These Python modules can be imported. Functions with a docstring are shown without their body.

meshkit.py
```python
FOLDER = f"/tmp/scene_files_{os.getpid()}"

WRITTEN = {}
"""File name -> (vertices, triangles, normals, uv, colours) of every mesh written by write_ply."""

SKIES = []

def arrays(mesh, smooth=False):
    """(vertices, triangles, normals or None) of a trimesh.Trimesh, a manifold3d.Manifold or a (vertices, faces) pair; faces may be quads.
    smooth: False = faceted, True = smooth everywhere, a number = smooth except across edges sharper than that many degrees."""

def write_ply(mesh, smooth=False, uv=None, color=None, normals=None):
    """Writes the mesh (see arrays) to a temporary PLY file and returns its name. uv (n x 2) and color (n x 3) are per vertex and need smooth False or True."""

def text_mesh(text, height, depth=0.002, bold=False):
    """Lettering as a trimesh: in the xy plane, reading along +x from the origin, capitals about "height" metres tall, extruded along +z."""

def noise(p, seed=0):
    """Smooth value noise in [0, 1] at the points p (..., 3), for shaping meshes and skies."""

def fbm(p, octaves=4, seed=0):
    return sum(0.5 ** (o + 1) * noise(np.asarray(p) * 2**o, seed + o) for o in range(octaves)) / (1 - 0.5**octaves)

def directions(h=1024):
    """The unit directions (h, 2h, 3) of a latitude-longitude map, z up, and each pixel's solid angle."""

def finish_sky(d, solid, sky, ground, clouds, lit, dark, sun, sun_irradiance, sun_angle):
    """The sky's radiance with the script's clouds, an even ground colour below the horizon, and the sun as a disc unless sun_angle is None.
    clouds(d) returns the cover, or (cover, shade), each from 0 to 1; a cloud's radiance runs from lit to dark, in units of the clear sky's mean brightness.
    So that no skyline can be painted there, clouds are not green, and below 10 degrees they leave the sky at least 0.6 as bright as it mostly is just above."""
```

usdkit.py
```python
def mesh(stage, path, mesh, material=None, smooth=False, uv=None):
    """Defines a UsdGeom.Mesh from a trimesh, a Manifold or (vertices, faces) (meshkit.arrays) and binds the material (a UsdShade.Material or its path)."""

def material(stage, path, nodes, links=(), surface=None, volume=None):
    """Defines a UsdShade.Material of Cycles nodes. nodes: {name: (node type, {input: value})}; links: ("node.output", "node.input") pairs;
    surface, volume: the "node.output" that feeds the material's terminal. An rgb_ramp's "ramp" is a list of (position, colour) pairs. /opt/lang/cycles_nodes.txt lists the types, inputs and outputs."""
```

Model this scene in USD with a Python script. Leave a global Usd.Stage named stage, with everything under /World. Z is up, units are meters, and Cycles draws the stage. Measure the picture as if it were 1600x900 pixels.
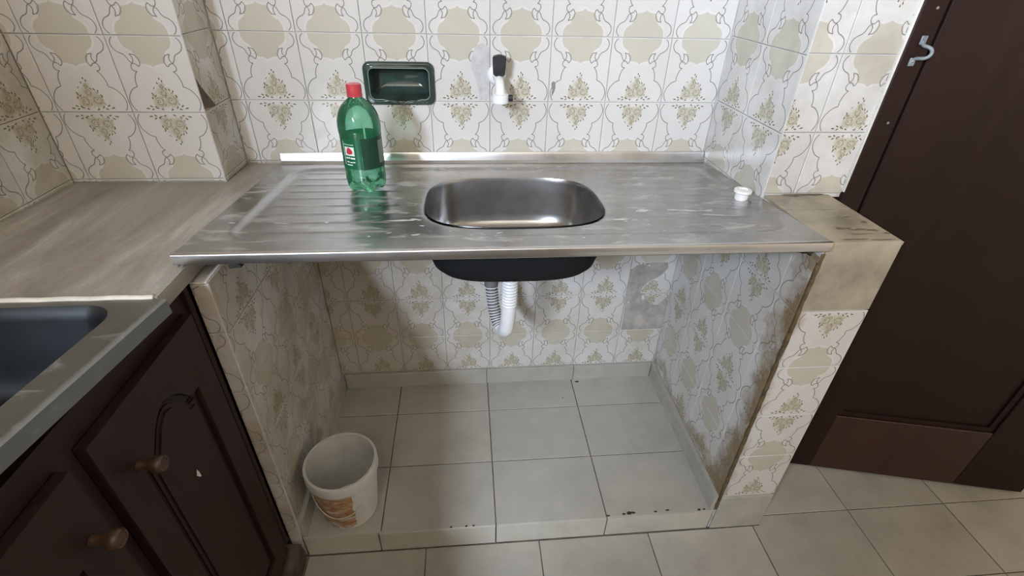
import math, random
import numpy as np, trimesh, usdkit, meshkit
from pxr import Usd, UsdGeom, UsdLux, UsdShade, Gf, Sdf, Vt
from shapely.geometry import Polygon, LineString, box as sbox, MultiPolygon, Point
from shapely import affinity

stage = Usd.Stage.CreateInMemory()
UsdGeom.SetStageUpAxis(stage, UsdGeom.Tokens.z)
UsdGeom.SetStageMetersPerUnit(stage, 1.0)
UsdGeom.Xform.Define(stage, '/World')
FZ = 1.056                       # measured heights are relative to a tile joint; the floor lies 1.056 m below it

# ------------------------------------------------------------------ camera
CAM = np.array([-0.06224448, -1.3138999, 0.28948498])
ROT = np.array([[0.99611227, -0.08461082, 0.02452265], [-0.02576802, -0.54605298, -0.83735426], [0.0842399, 0.83346694, -0.54611033]])
cam = UsdGeom.Camera.Define(stage, '/World/camera')
r, d, fw = ROT
cam.AddTransformOp().Set(Gf.Matrix4d(*r, 0, *(-d), 0, *(-fw), 0, CAM[0], CAM[1], CAM[2] + FZ, 1))
cam.CreateHorizontalApertureAttr(36.0); cam.CreateVerticalApertureAttr(20.25)
cam.CreateFocalLengthAttr(769.318 / 1600 * 36.0)
cam.CreateClippingRangeAttr(Gf.Vec2f(0.02, 100))
cam.CreateExposureAttr(0.0)

# ------------------------------------------------------------------ light: sky outside, and two window lights out of view
dome = UsdLux.DomeLight.Define(stage, '/World/sky')
dome.CreateIntensityAttr(0.5); dome.CreateColorAttr(Gf.Vec3f(0.86, 0.93, 1.0))

FRONT = dict(x=(0.00, 1.60), z=(-0.35, 0.85), y=-3.90)      # unseen window behind the camera, placed to light the fronts and alcove
SIDE = dict(y=(-3.05, -1.96), z=(0.66, 0.93), x=-0.975)       # unseen high window at the left, placed to light the floor strip
def rect_light(path, centre, w, h, direction, up, power, color):
    L = UsdLux.RectLight.Define(stage, path)
    zc = -np.array(direction, float); yc = np.array(up, float); xc = np.cross(yc, zc)
    L.AddTransformOp().Set(Gf.Matrix4d(*xc, 0, *yc, 0, *zc, 0, centre[0], centre[1], centre[2] + FZ, 1))
    L.CreateWidthAttr(w); L.CreateHeightAttr(h); L.CreateIntensityAttr(power); L.CreateColorAttr(Gf.Vec3f(*color))
rect_light('/World/unseen_daylight', ((FRONT['x'][0] + FRONT['x'][1]) / 2, FRONT['y'] - 0.10, (FRONT['z'][0] + FRONT['z'][1]) / 2),
           FRONT['x'][1] - FRONT['x'][0], FRONT['z'][1] - FRONT['z'][0], (0, 1, 0), (0, 0, 1), 2.2, (1.0, 0.92, 0.82))
rect_light('/World/unseen_daylight_side', (SIDE['x'] - 0.012, (SIDE['y'][0] + SIDE['y'][1]) / 2, (SIDE['z'][0] + SIDE['z'][1]) / 2),
           SIDE['y'][1] - SIDE['y'][0], SIDE['z'][1] - SIDE['z'][0], (1, 0, 0), (0, 0, 1), 210.0, (0.785, 0.89, 1.04))

# ------------------------------------------------------------------ helpers
used = {}
def numbered(parent, name):
    k = (parent, name); n = used.get(k, 0); used[k] = n + 1
    return parent + '/' + (name if n == 0 else '%s_%03d' % (name, n))
def tag(p, label=None, cat=None, group=None, kind=None):
    for k, v in (('label', label), ('category', cat), ('group', group), ('kind', kind)):
        if v: p.SetCustomDataByKey(k, v)
    return p
origin = {}
def path_of(p): return str(p.GetPath())
def root_of(path): return '/'.join(path.split('/')[:3])
def obj(name, mesh, mat, parent=None, smooth=False, tint=None, label=None):
    """One mesh; coordinates are room coordinates (a thing's own offset is taken off)."""
    pp = path_of(parent) if parent is not None else '/World'
    path = numbered(pp, name)
    off = np.array(origin.get(root_of(path), (0, 0, -FZ)), float)
    if hasattr(mesh, 'to_mesh') or isinstance(mesh, tuple):
        v, f, _ = meshkit.arrays(mesh); mesh = trimesh.Trimesh(v, f, process=False)
    V, F = np.array(mesh.vertices) - off, np.array(mesh.faces)
    keep, F = np.unique(F, return_inverse=True); F = F.reshape(-1, 3)
    if tint is not None: tint = np.asarray(tint)[keep]
    mesh = trimesh.Trimesh(V[keep], F, process=False)
    m = usdkit.mesh(stage, path, mesh, mat, smooth=smooth)
    if tint is not None:
        UsdGeom.PrimvarsAPI(m).CreatePrimvar('tint', Sdf.ValueTypeNames.Color3fArray, 'vertex').Set(Vt.Vec3fArray.FromNumpy(np.asarray(tint, np.float32)))
    if label: tag(m.GetPrim(), label)
    return m.GetPrim()
def thing(name, label, cat, loc, group=None):
    path = numbered('/World', name)
    x = UsdGeom.Xform.Define(stage, path)
    x.AddTranslateOp().Set(Gf.Vec3d(loc[0], loc[1], loc[2] + FZ))
    origin[path] = tuple(loc)
    return tag(x.GetPrim(), label, cat, group)
def struct(name, mesh=None, mat=None, label=None, cat=None, **k):
    if mesh is None:
        p = UsdGeom.Xform.Define(stage, numbered('/World', name)).GetPrim()
        UsdGeom.Xformable(p).AddTranslateOp().Set(Gf.Vec3d(0, 0, 0))
    else:
        p = obj(name, mesh, mat, **k)
    return tag(p, label, cat, None, 'structure')

def bx(x0, x1, y0, y1, z0, z1, ch=0.0):
    """Box, chamfered by ch."""
    if ch <= 0:
        m = trimesh.creation.box((x1 - x0, y1 - y0, z1 - z0)); m.apply_translation(((x0 + x1) / 2, (y0 + y1) / 2, (z0 + z1) / 2)); return m
    s = np.array([x1 - x0, y1 - y0, z1 - z0]) / 2; pts = []
    for sx in (-1, 1):
        for sy in (-1, 1):
            for sz in (-1, 1):
                c = np.array([sx, sy, sz]) * s
                for k in range(3):
                    q = c - np.array([sx, sy, sz]) * ch; q[k] = c[k]; pts.append(q)
    m = trimesh.Trimesh(pts).convex_hull
    m.apply_translation(((x0 + x1) / 2, (y0 + y1) / 2, (z0 + z1) / 2)); return m
def cat(*ms): return trimesh.util.concatenate([m for m in ms])
def extr(poly, h): return trimesh.creation.extrude_polygon(poly, h, engine='earcut')
def lathe(profile, n=48, centre=(0, 0, 0)):
    m = trimesh.creation.revolve(np.array(profile, float), sections=n); m.apply_translation(centre); return m
def tube(pts, radius, n=12, cap=True):
    pts = np.array(pts, float); R = np.broadcast_to(np.array(radius, float), (len(pts),))
    T = np.gradient(pts, axis=0); T /= np.linalg.norm(T, axis=1, keepdims=True) + 1e-12
    up = np.array([0, 0, 1.0]) if abs(T[0][2]) < 0.9 else np.array([1.0, 0, 0])
    a = np.cross(T[0], up); a /= np.linalg.norm(a); V = []
    for p, t, rr in zip(pts, T, R):
        a = a - t * (a @ t); a /= np.linalg.norm(a); b = np.cross(t, a)
        th = np.arange(n) / n * 2 * np.pi
        V.append(p + rr * (np.cos(th)[:, None] * a + np.sin(th)[:, None] * b))
    V = np.vstack(V); F = []
    for i in range(len(pts) - 1):
        for j in range(n):
            q = [i * n + j, i * n + (j + 1) % n, (i + 1) * n + (j + 1) % n, (i + 1) * n + j]
            F += [[q[0], q[1], q[2]], [q[0], q[2], q[3]]]
    if cap:
        V = np.vstack([V, pts[0], pts[-1]]); c0, c1 = len(V) - 2, len(V) - 1; o = (len(pts) - 1) * n
        for j in range(n): F += [[c0, (j + 1) % n, j], [c1, o + j, o + (j + 1) % n]]
    return trimesh.Trimesh(V, F, process=False)
def spline(pts, n=60):
    from scipy.interpolate import CubicSpline
    p = np.array(pts, float); s = np.r_[0, np.cumsum(np.linalg.norm(np.diff(p, axis=0), axis=1))]
    return CubicSpline(s, p)(np.linspace(0, s[-1], n))
def rrect(x0, x1, y0, y1, rad, n=10):
    return sbox(x0 + rad, y0 + rad, x1 - rad, y1 - rad).buffer(rad, quad_segs=n)

# ------------------------------------------------------------------ materials
LK = '/World/Looks/'
M = {}
def mat(name, nodes, links, surface='p.BSDF'):
    M[name] = usdkit.material(stage, LK + name, nodes, links, surface=surface); return M[name]
def simple(name, col, rough=0.5, metal=0.0, var=0.12, scale=14.0, bump=0.0, stretch=(1, 1, 1), bscale=60., rvar=0.1, spec=0.5, detail=5):
    lo = [c * (1 - var) for c in col]; hi = [min(1, c * (1 + var)) for c in col]
    n = {'g': ('geometry', {}), 'm': ('mapping', {'scale': stretch}), 'n': ('noise_texture', {'scale': scale, 'detail': detail, 'roughness': 0.6}),
         'r': ('rgb_ramp', {'ramp': [(0.3, lo), (0.7, hi)]}), 'rr': ('map_range', {'from_min': 0.3, 'from_max': 0.7, 'to_min': max(0.02, rough - rvar), 'to_max': rough + rvar}),
         'p': ('principled_bsdf', {'metallic': metal, 'specular_ior_level': spec})}
    l = [('g.position', 'm.vector'), ('m.vector', 'n.vector'), ('n.fac', 'r.fac'), ('r.color', 'p.base_color'), ('n.fac', 'rr.value'), ('rr.result', 'p.roughness')]
    if bump > 0:
        n['n2'] = ('noise_texture', {'scale': bscale, 'detail': 4.0}); n['b'] = ('bump', {'strength': bump, 'distance': 0.003})
        l += [('m.vector', 'n2.vector'), ('n2.fac', 'b.height'), ('b.normal', 'p.normal')]
    return mat(name, n, l)

def tile_mat(name, dirt, stain=None, rough=0.16):
    """Glazed tile: print from the mesh's own colours, a patchy darker tone (painted shade on the right jog), and (stain) mould or browning along (axis, from, to)."""
    n = {'a': ('attribute', {'attribute': 'tint'}), 'g': ('geometry', {}),
         'n': ('noise_texture', {'scale': 5.0, 'detail': 6.0, 'roughness': 0.65}),
         'r': ('rgb_ramp', {'ramp': [(0.35, dirt), (0.6, (1, 1, 1))]}),
         'mx': ('mix_color', {'blend_type': 'multiply', 'fac': 1.0}),
         'w': ('noise_texture', {'scale': 22.0, 'detail': 2.0}), 'b': ('bump', {'strength': 0.10, 'distance': 0.004}),
         'rr': ('map_range', {'from_min': 0.3, 'from_max': 0.7, 'to_min': rough + 0.12, 'to_max': rough}),
         'p': ('principled_bsdf', {'specular_ior_level': 0.45})}
    l = [('g.position', 'n.vector'), ('n.fac', 'r.fac'), ('a.color', 'mx.a'), ('r.color', 'mx.b'), ('g.position', 'w.vector'), ('w.fac', 'b.height'),
         ('b.normal', 'p.normal'), ('n.fac', 'rr.value'), ('rr.result', 'p.roughness')]
    out = 'mx.result'
    if stain:
        for i, (ax, a, b, col, amount) in enumerate(stain):
            s = 's%d' % i
            n.update({s + 'x': ('separate_xyz', {}), s + 'm': ('map_range', {'from_min': a, 'from_max': b, 'to_min': 0.0, 'to_max': 1.0, 'clamp': True}),
                      s + 'n': ('noise_texture', {'scale': 9.0, 'detail': 8.0, 'roughness': 0.72}),
                      s + 'h': ('math', {'math_type': 'multiply_add', 'value2': 1.5, 'value3': -0.75 + 0.0}),
                      s + 'a': ('math', {'math_type': 'add'}), s + 'r': ('map_range', {'from_min': 0.50, 'from_max': 0.86, 'to_min': 0.0, 'to_max': amount, 'clamp': True}),
                      s + 'k': ('mix_color', {'blend_type': 'mix', 'b': col})})
            l += [('g.position', s + 'x.vector'), (s + 'x.' + ax, s + 'm.value'), ('g.position', s + 'n.vector'), (s + 'n.fac', s + 'h.value1'),
                  (s + 'h.value', s + 'a.value1'), (s + 'm.result', s + 'a.value2'), (s + 'a.value', s + 'r.value'), (s + 'r.result', s + 'k.fac'), (out, s + 'k.a')]
            out = s + 'k.result'
    l.append((out, 'p.base_color'))
    return mat(name, n, l)

tile_mat('tile_clean', (0.94, 0.93, 0.91))
tile_mat('tile_right_shaded', (0.74, 0.73, 0.71))  # darker copy of the tile: shade on the right jog painted into the colour
tile_mat('tile_alcove', (0.86, 0.82, 0.75), stain=[('x', 0.30, -0.35, (0.30, 0.24, 0.15), 0.35)], rough=0.25)  # darker tone under the sink, browner towards the left
tile_mat('tile_left', (0.66, 0.60, 0.50), stain=[('y', -0.30, -0.62, (0.26, 0.20, 0.12), 0.35)], rough=0.30)  # darker, browner copy for the left faces, stronger towards the front
tile_mat('tile_mould', (0.86, 0.83, 0.78), stain=[('y', -0.40, -0.562, (0.19, 0.115, 0.04), 0.85), ('z', FZ - 0.72, FZ - 0.935, (0.24, 0.17, 0.09), 0.8)], rough=0.22)
tile_mat('tile_front', (0.93, 0.91, 0.87), stain=[('x', 0.66, 0.585, (0.22, 0.15, 0.07), 0.7)], rough=0.2)
simple('grout', (0.60, 0.585, 0.55), 0.85, var=0.22, scale=18)
simple('grout_dark', (0.13, 0.115, 0.09), 0.9, var=0.4, scale=22)
simple('mortar', (0.38, 0.35, 0.32), 0.95, var=0.35, scale=16, bump=0.6, bscale=90, detail=8)
simple('cement', (0.50, 0.495, 0.50), 0.9, var=0.15, scale=40, bump=0.5, bscale=140)
simple('floor_tile', (0.40, 0.385, 0.345), 0.36, var=0.10, scale=7, bump=0.05, bscale=200)
simple('floor_tile_b', (0.365, 0.35, 0.31), 0.36, var=0.10, scale=7, bump=0.05, bscale=200)
simple('floor_tile_c', (0.42, 0.395, 0.345), 0.36, var=0.10, scale=7, bump=0.05, bscale=200)
simple('skirting', (0.40, 0.39, 0.345), 0.35, var=0.10, scale=9)
simple('riser', (0.47, 0.455, 0.40), 0.4, var=0.10, scale=12)
simple('paint_wall', (0.54, 0.435, 0.315), 0.8, var=0.04, scale=3)
simple('ceiling_paint', (0.62, 0.50, 0.37), 0.9, var=0.03, scale=2)
simple('brown_paint', (0.0165, 0.0068, 0.0052), 0.55, var=0.22, scale=5, stretch=(6, 6, 0.7), rvar=0.06, spec=0.22)
simple('brown_paint_lit', (0.034, 0.0115, 0.0062), 0.40, var=0.25, scale=5, stretch=(6, 6, 0.7), rvar=0.06)  # redder copy of the door brown; light falling on the bottom rail painted in
simple('dark_wood', (0.027, 0.0125, 0.0105), 0.5, var=0.35, scale=6, stretch=(5, 5, 0.6), rvar=0.08, spec=0.25)
simple('dark_wood_frame', (0.014, 0.0085, 0.007), 0.6, var=0.3, scale=6, stretch=(5, 5, 0.6))
simple('knob_wood', (0.048, 0.024, 0.011), 0.38, var=0.3, scale=40, stretch=(0.4, 1, 1))
simple('galvanised', (0.20, 0.225, 0.24), 0.6, metal=0.3, var=0.25, scale=60)
simple('yellow_tile', (0.335, 0.295, 0.225), 0.35, var=0.38, scale=9, detail=9)
simple('black_coat', (0.008, 0.009, 0.010), 0.8, var=0.2, scale=50, spec=0.2)
simple('black_plastic', (0.02, 0.02, 0.025), 0.5, var=0.2, scale=50)
simple('spatter', (0.50, 0.50, 0.50), 0.7, var=0.2, scale=60)
simple('brown_chip', (0.11, 0.075, 0.055), 0.9, var=0.3, scale=40)
simple('chip_grey', (0.22, 0.21, 0.2), 0.9, var=0.3, scale=90)
simple('dirt_brown', (0.16, 0.125, 0.08), 0.9, var=0.5, scale=70)
simple('nail', (0.20, 0.17, 0.15), 0.6)
simple('worn_glaze', (0.20, 0.26, 0.235), 0.25)
simple('white_plastic', (0.78, 0.79, 0.81), 0.32, var=0.03, scale=20)
simple('bucket_plastic', (0.58, 0.58, 0.555), 0.45, var=0.10, scale=16, detail=8)
simple('grey_hose', (0.15, 0.15, 0.15), 0.6, var=0.2, scale=60)
simple('red_cap', (0.48, 0.045, 0.06), 0.38, var=0.08, scale=40)
simple('caulk', (0.62, 0.60, 0.54), 0.6, var=0.12, scale=30)
simple('brown_grout', (0.115, 0.08, 0.038), 0.95, var=0.55, scale=38, bump=0.9, bscale=160, detail=8)
simple('soot', (0.02, 0.02, 0.018), 0.8, var=0.5, scale=80, bump=0.5)
simple('dirt', (0.035, 0.028, 0.02), 0.95, var=0.5, scale=80)
simple('rubble', (0.075, 0.06, 0.048), 0.95, var=0.5, scale=22, bump=0.8, bscale=70)
simple('window_frame_paint', (0.55, 0.53, 0.5), 0.5)

def ring_mat():
    # green glazed ceramic
    simple('green_glaze', (0.032, 0.052, 0.046), 0.09, var=0.35, scale=9, rvar=0.03, spec=0.6)
ring_mat()
# marble: warm grey with soft pale and dark streaks that run front to back
mat('marble', {'g': ('geometry', {}), 'm': ('mapping', {'scale': (4.6, 0.8, 3.0)}),
               'n': ('noise_texture', {'scale': 2.2, 'detail': 7.0, 'roughness': 0.62, 'distortion': 0.5}),
               'r': ('rgb_ramp', {'ramp': [(0.32, (0.20, 0.178, 0.15)), (0.45, (0.275, 0.25, 0.215)), (0.54, (0.325, 0.305, 0.27)), (0.66, (0.47, 0.455, 0.42))]}),
               'n2': ('noise_texture', {'scale': 160.0, 'detail': 3.0}), 'mx': ('mix_color', {'blend_type': 'overlay', 'fac': 0.25}),
               'p': ('principled_bsdf', {'roughness': 0.38})},
    [('g.position', 'm.vector'), ('m.vector', 'n.vector'), ('n.fac', 'r.fac'), ('g.position', 'n2.vector'), ('r.color', 'mx.a'), ('n2.color', 'mx.b'), ('mx.result', 'p.base_color')])
def steel(name, base, rough, smear=0.6, smear_from=0.525):
    # brushed stainless steel with dried limescale and paint smears
    mat(name, {'g': ('geometry', {}), 'm': ('mapping', {'scale': (3.0, 60.0, 60.0)}), 'n': ('noise_texture', {'scale': 6.0, 'detail': 3.0}),
               'm2': ('mapping', {'scale': (3.2, 9.0, 9.0)}), 'sn': ('noise_texture', {'scale': 3.2, 'detail': 9.0, 'roughness': 0.72, 'distortion': 0.6}),
               'sm': ('map_range', {'from_min': smear_from, 'from_max': smear_from + 0.12, 'to_min': 0.0, 'to_max': smear, 'clamp': True}),
               'ln': ('noise_texture', {'scale': 4.0, 'detail': 4.0}),
               'c': ('rgb_ramp', {'ramp': [(0.3, [b * 0.80 for b in base]), (0.7, base)]}),
               'rr': ('map_range', {'from_min': 0.3, 'from_max': 0.7, 'to_min': rough - 0.07, 'to_max': rough + 0.10}),
               'b': ('bump', {'strength': 0.06, 'distance': 0.001}),
               'p': ('principled_bsdf', {'metallic': 1.0}), 'p2': ('principled_bsdf', {'base_color': (0.50, 0.50, 0.49), 'roughness': 0.8}),
               'mx': ('mix_closure', {})},
        [('g.position', 'm.vector'), ('m.vector', 'n.vector'), ('g.position', 'm2.vector'), ('m2.vector', 'sn.vector'), ('sn.fac', 'sm.value'), ('g.position', 'ln.vector'),
         ('ln.fac', 'c.fac'), ('c.color', 'p.base_color'), ('ln.fac', 'rr.value'), ('rr.result', 'p.roughness'), ('n.fac', 'b.height'), ('b.normal', 'p.normal'),
         ('sm.result', 'mx.fac'), ('p.BSDF', 'mx.closure1'), ('p2.BSDF', 'mx.closure2')], surface='mx.closure')
steel('steel', (0.47, 0.465, 0.46), 0.27)
steel('steel_bowl', (0.46, 0.46, 0.465), 0.23, smear=0.25, smear_from=0.64)
steel('steel_bright', (0.66, 0.66, 0.67), 0.3, smear=0.2, smear_from=0.66)
steel('steel_dull', (0.31, 0.315, 0.305), 0.45, smear=0.3, smear_from=0.55)
steel('steel_shaded', (0.105, 0.12, 0.14), 0.40, smear=0.12, smear_from=0.62)  # darker copy of the steel, with the shade inside the bowl in its colour
def clear(name, tintc, rough=0.03, gloss=1.0):
    mat(name, {'t': ('transparent_bsdf', {'color': tintc}), 'gl': ('glossy_bsdf', {'color': (gloss, gloss, gloss), 'roughness': rough}),
               'f': ('fresnel', {'IOR': 1.5}), 'mx': ('mix_closure', {})},
        [('f.fac', 'mx.fac'), ('t.BSDF', 'mx.closure1'), ('gl.BSDF', 'mx.closure2')], surface='mx.closure')
clear('pane_glass', (0.94, 0.96, 0.96))
mat('green_pet', {'t': ('transparent_bsdf', {'color': (0.68, 0.98, 0.86)}), 'tr': ('translucent_bsdf', {'color': (0.27, 0.95, 0.62)}), 'gl': ('glossy_bsdf', {'color': (0.9, 1, 0.95), 'roughness': 0.07}),
                  'f': ('fresnel', {'IOR': 1.55}), 'm1': ('mix_closure', {'fac': 0.36}), 'mx': ('mix_closure', {})},
    [('t.BSDF', 'm1.closure1'), ('tr.BSDF', 'm1.closure2'), ('f.fac', 'mx.fac'), ('m1.closure', 'mx.closure1'), ('gl.BSDF', 'mx.closure2')], surface='mx.closure')
def label_mat(name, c, alpha):
    mat(name, {'d': ('principled_bsdf', {'base_color': c, 'roughness': 0.3}), 't': ('transparent_bsdf', {'color': (0.25, 0.7, 0.42)}), 'mx': ('mix_closure', {'fac': alpha})},
        [('t.BSDF', 'mx.closure1'), ('d.BSDF', 'mx.closure2')], surface='mx.closure')
label_mat('label_green', (0.008, 0.13, 0.055), 0.80)
label_mat('label_dark', (0.012, 0.055, 0.035), 0.88)
label_mat('label_pale', (0.20, 0.27, 0.24), 0.8)
simple('label_white', (0.62, 0.72, 0.66), 0.4, var=0.05)
simple('label_red', (0.45, 0.03, 0.06), 0.4, var=0.2, scale=300)
mat('bucket_label', {'g': ('geometry', {}), 'm': ('mapping', {'scale': (1, 1, 2.6)}), 'n': ('noise_texture', {'scale': 20.0, 'detail': 8.0, 'roughness': 0.7}),
                     'r': ('rgb_ramp', {'ramp': [(0.36, (0.32, 0.13, 0.04)), (0.47, (0.40, 0.22, 0.11)), (0.54, (0.44, 0.33, 0.23)), (0.60, (0.58, 0.54, 0.48))]}), 'p': ('principled_bsdf', {'roughness': 0.7})},
    [('g.position', 'm.vector'), ('m.vector', 'n.vector'), ('n.fac', 'r.fac'), ('r.color', 'p.base_color')])

# ------------------------------------------------------------------ the decorated tile: print as thin relief on the glaze
WHITE = np.array((0.63, 0.622, 0.61)); HALO = np.array((0.66, 0.652, 0.64)); BEIGE = np.array((0.525, 0.50, 0.43)); LINE = np.array((0.25, 0.24, 0.23))
def mirror(p): return [(1 - u, v) for u, v in p]
def smooth_line(p, n=4):
    from scipy.interpolate import PchipInterpolator
    p = np.array(p); s = np.r_[0, np.cumsum(np.linalg.norm(np.diff(p, axis=0), axis=1))]
    t = np.unique(np.r_[s, np.linspace(0, s[-1], n * len(p))])
    return np.c_[PchipInterpolator(s, p[:, 0])(t), PchipInterpolator(s, p[:, 1])(t)]
def make_print():
    P = []
    half = [(0.83, 0.012), (0.828, 0.075), (0.81, 0.115), (0.785, 0.15), (0.745, 0.175), (0.715, 0.195), (0.70, 0.225), (0.695, 0.27), (0.68, 0.315), (0.655, 0.345), (0.60, 0.352), (0.55, 0.362), (0.52, 0.375), (0.5, 0.395)]
    blob = Polygon(half + mirror(half)[::-1])
    P.append((blob.buffer(0.028, quad_segs=3).intersection(sbox(0, 0.012, 1, 1)), HALO, 0.00008))
    P.append((blob, BEIGE, 0.00014))
    lines = [smooth_line([(0.095, 0.02), (0.06, 0.055), (0.045, 0.105), (0.06, 0.16), (0.105, 0.205), (0.16, 0.232), (0.185, 0.262), (0.205, 0.31), (0.238, 0.345)]),
             smooth_line([(0.238, 0.345), (0.212, 0.372), (0.205, 0.405), (0.225, 0.44), (0.262, 0.448)]),
             smooth_line([(0.262, 0.448), (0.228, 0.485), (0.205, 0.54), (0.192, 0.60), (0.195, 0.648)]),
             smooth_line([(0.195, 0.648), (0.13, 0.675), (0.07, 0.735), (0.035, 0.80), (0.025, 0.86), (0.04, 0.92), (0.075, 0.975)]),
             np.array([(0.238, 0.345), (0.272, 0.350), (0.308, 0.386), (0.332, 0.360), (0.342, 0.318), (0.33, 0.275), (0.294, 0.237), (0.240, 0.226), (0.262, 0.266), (0.262, 0.305), (0.238, 0.345)])]
    for ln in lines:
        for q in (ln, np.c_[1 - ln[:, 0], ln[:, 1]]):
            P.append((LineString(q).buffer(0.0064, quad_segs=1, cap_style='flat'), LINE, 0.00018))
    rnd = random.Random(5)
    def leaf(u, v, l, w, a, c, lift=0.0002):
        pts = [(-l, 0), (-l * .4, w), (l * .4, w * .8), (l, 0), (l * .4, -w * .8), (-l * .4, -w)]
        P.append((Polygon([(u + x * math.cos(a) - y * math.sin(a), v + x * math.sin(a) + y * math.cos(a)) for x, y in pts]), np.array(c), lift))
    dark = (0.20, 0.18, 0.115); mid = (0.345, 0.32, 0.24); pale = (0.50, 0.475, 0.39); cream = (0.55, 0.525, 0.44)
    wash = [(0.5, 0.555), (0.55, 0.64), (0.62, 0.70), (0.68, 0.79), (0.70, 0.89), (0.64, 0.945), (0.5, 0.93), (0.36, 0.945), (0.31, 0.89), (0.33, 0.79), (0.39, 0.70), (0.455, 0.64)]
    P.append((Polygon(wash).buffer(-0.012), np.array((0.57, 0.55, 0.485)), 0.00016))
    for k in range(34):                                # foliage behind the blooms
        v = 0.58 + 0.36 * rnd.random() ** 0.7; w = 0.03 + 0.24 * max(0, (v - 0.57) / 0.36)
        u = 0.5 + (rnd.random() * 2 - 1) * min(w, 0.19)
        leaf(u, v, 0.024, 0.009, rnd.random() * 6.28, rnd.choice((mid, mid, pale, dark)), 0.00019)
    for u, v, l, a in ((0.235, 0.945, .03, .1), (0.29, 0.915, .026, .5), (0.30, 0.955, .024, -.5), (0.35, 0.93, .026, .9), (0.765, 0.94, .03, 2.9), (0.715, 0.91, .027, 2.5), (0.68, 0.955, .024, .4), (0.64, 0.93, .026, 2.2),
                       (0.345, 0.80, .022, 1.9), (0.67, 0.77, .022, 1.1), (0.36, 0.74, .018, 1.3), (0.645, 0.71, .018, 1.9), (0.47, 0.60, .018, 1.2), (0.54, 0.575, .02, 1.8), (0.515, 0.545, .018, 1.5), (0.43, 0.955, .024, .4), (0.56, 0.96, .024, 2.6)):
        leaf(u, v, l, 0.0105, a, dark, 0.00022)
    for u, v, rr in ((0.425, 0.855, 0.082), (0.59, 0.83, 0.088), (0.505, 0.73, 0.062), (0.51, 0.645, 0.036)):
        th = np.linspace(0, 2 * np.pi, 15)[:-1]
        P.append((Polygon([(u + rr * (1 + .12 * math.cos(5 * t)) * math.cos(t), v + rr * (1 + .12 * math.cos(5 * t)) * math.sin(t)) for t in th]), np.array(pale), 0.00024))
        for k in range(4):
            t0 = k * 1.7 + u * 9; q = rr * (0.72 - 0.13 * k)
            arc = LineString([(u + q * math.cos(t0 + s), v + q * math.sin(t0 + s)) for s in np.linspace(0, 2.2, 6)])
            P.append((arc.buffer(0.0065, quad_segs=1, cap_style='flat'), np.array(mid), 0.00027))
        P.append((Point(u + .1 * rr, v).buffer(rr * 0.27, quad_segs=2), np.array(cream), 0.00027))
        P.append((Point(u, v).buffer(rr * 0.12, quad_segs=1), np.array(dark), 0.0003))
    return [(p if p.is_valid else p.buffer(0), c, l) for p, c, l in P]
PRINT = make_print()
def polys(g):
    if g.is_empty: return []
    return [q for q in (g.geoms if hasattr(g, 'geoms') else [g]) if isinstance(q, Polygon) and q.area > 1e-9]
def tri(p):
    v, f = trimesh.creation.triangulate_polygon(p, engine='earcut'); return np.asarray(v), np.asarray(f)
def template():
    V, F, Ct, n = [], [], [], 0
    for p, c, l in PRINT:
        for q in polys(p):
            v, f = tri(q); V.append(np.c_[v, np.full(len(v), l)]); F.append(f + n); Ct.append(np.tile(c, (len(v), 1))); n += len(v)
    return np.vstack(V), np.vstack(F), np.vstack(Ct)
TEMPLATE = template()
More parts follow.
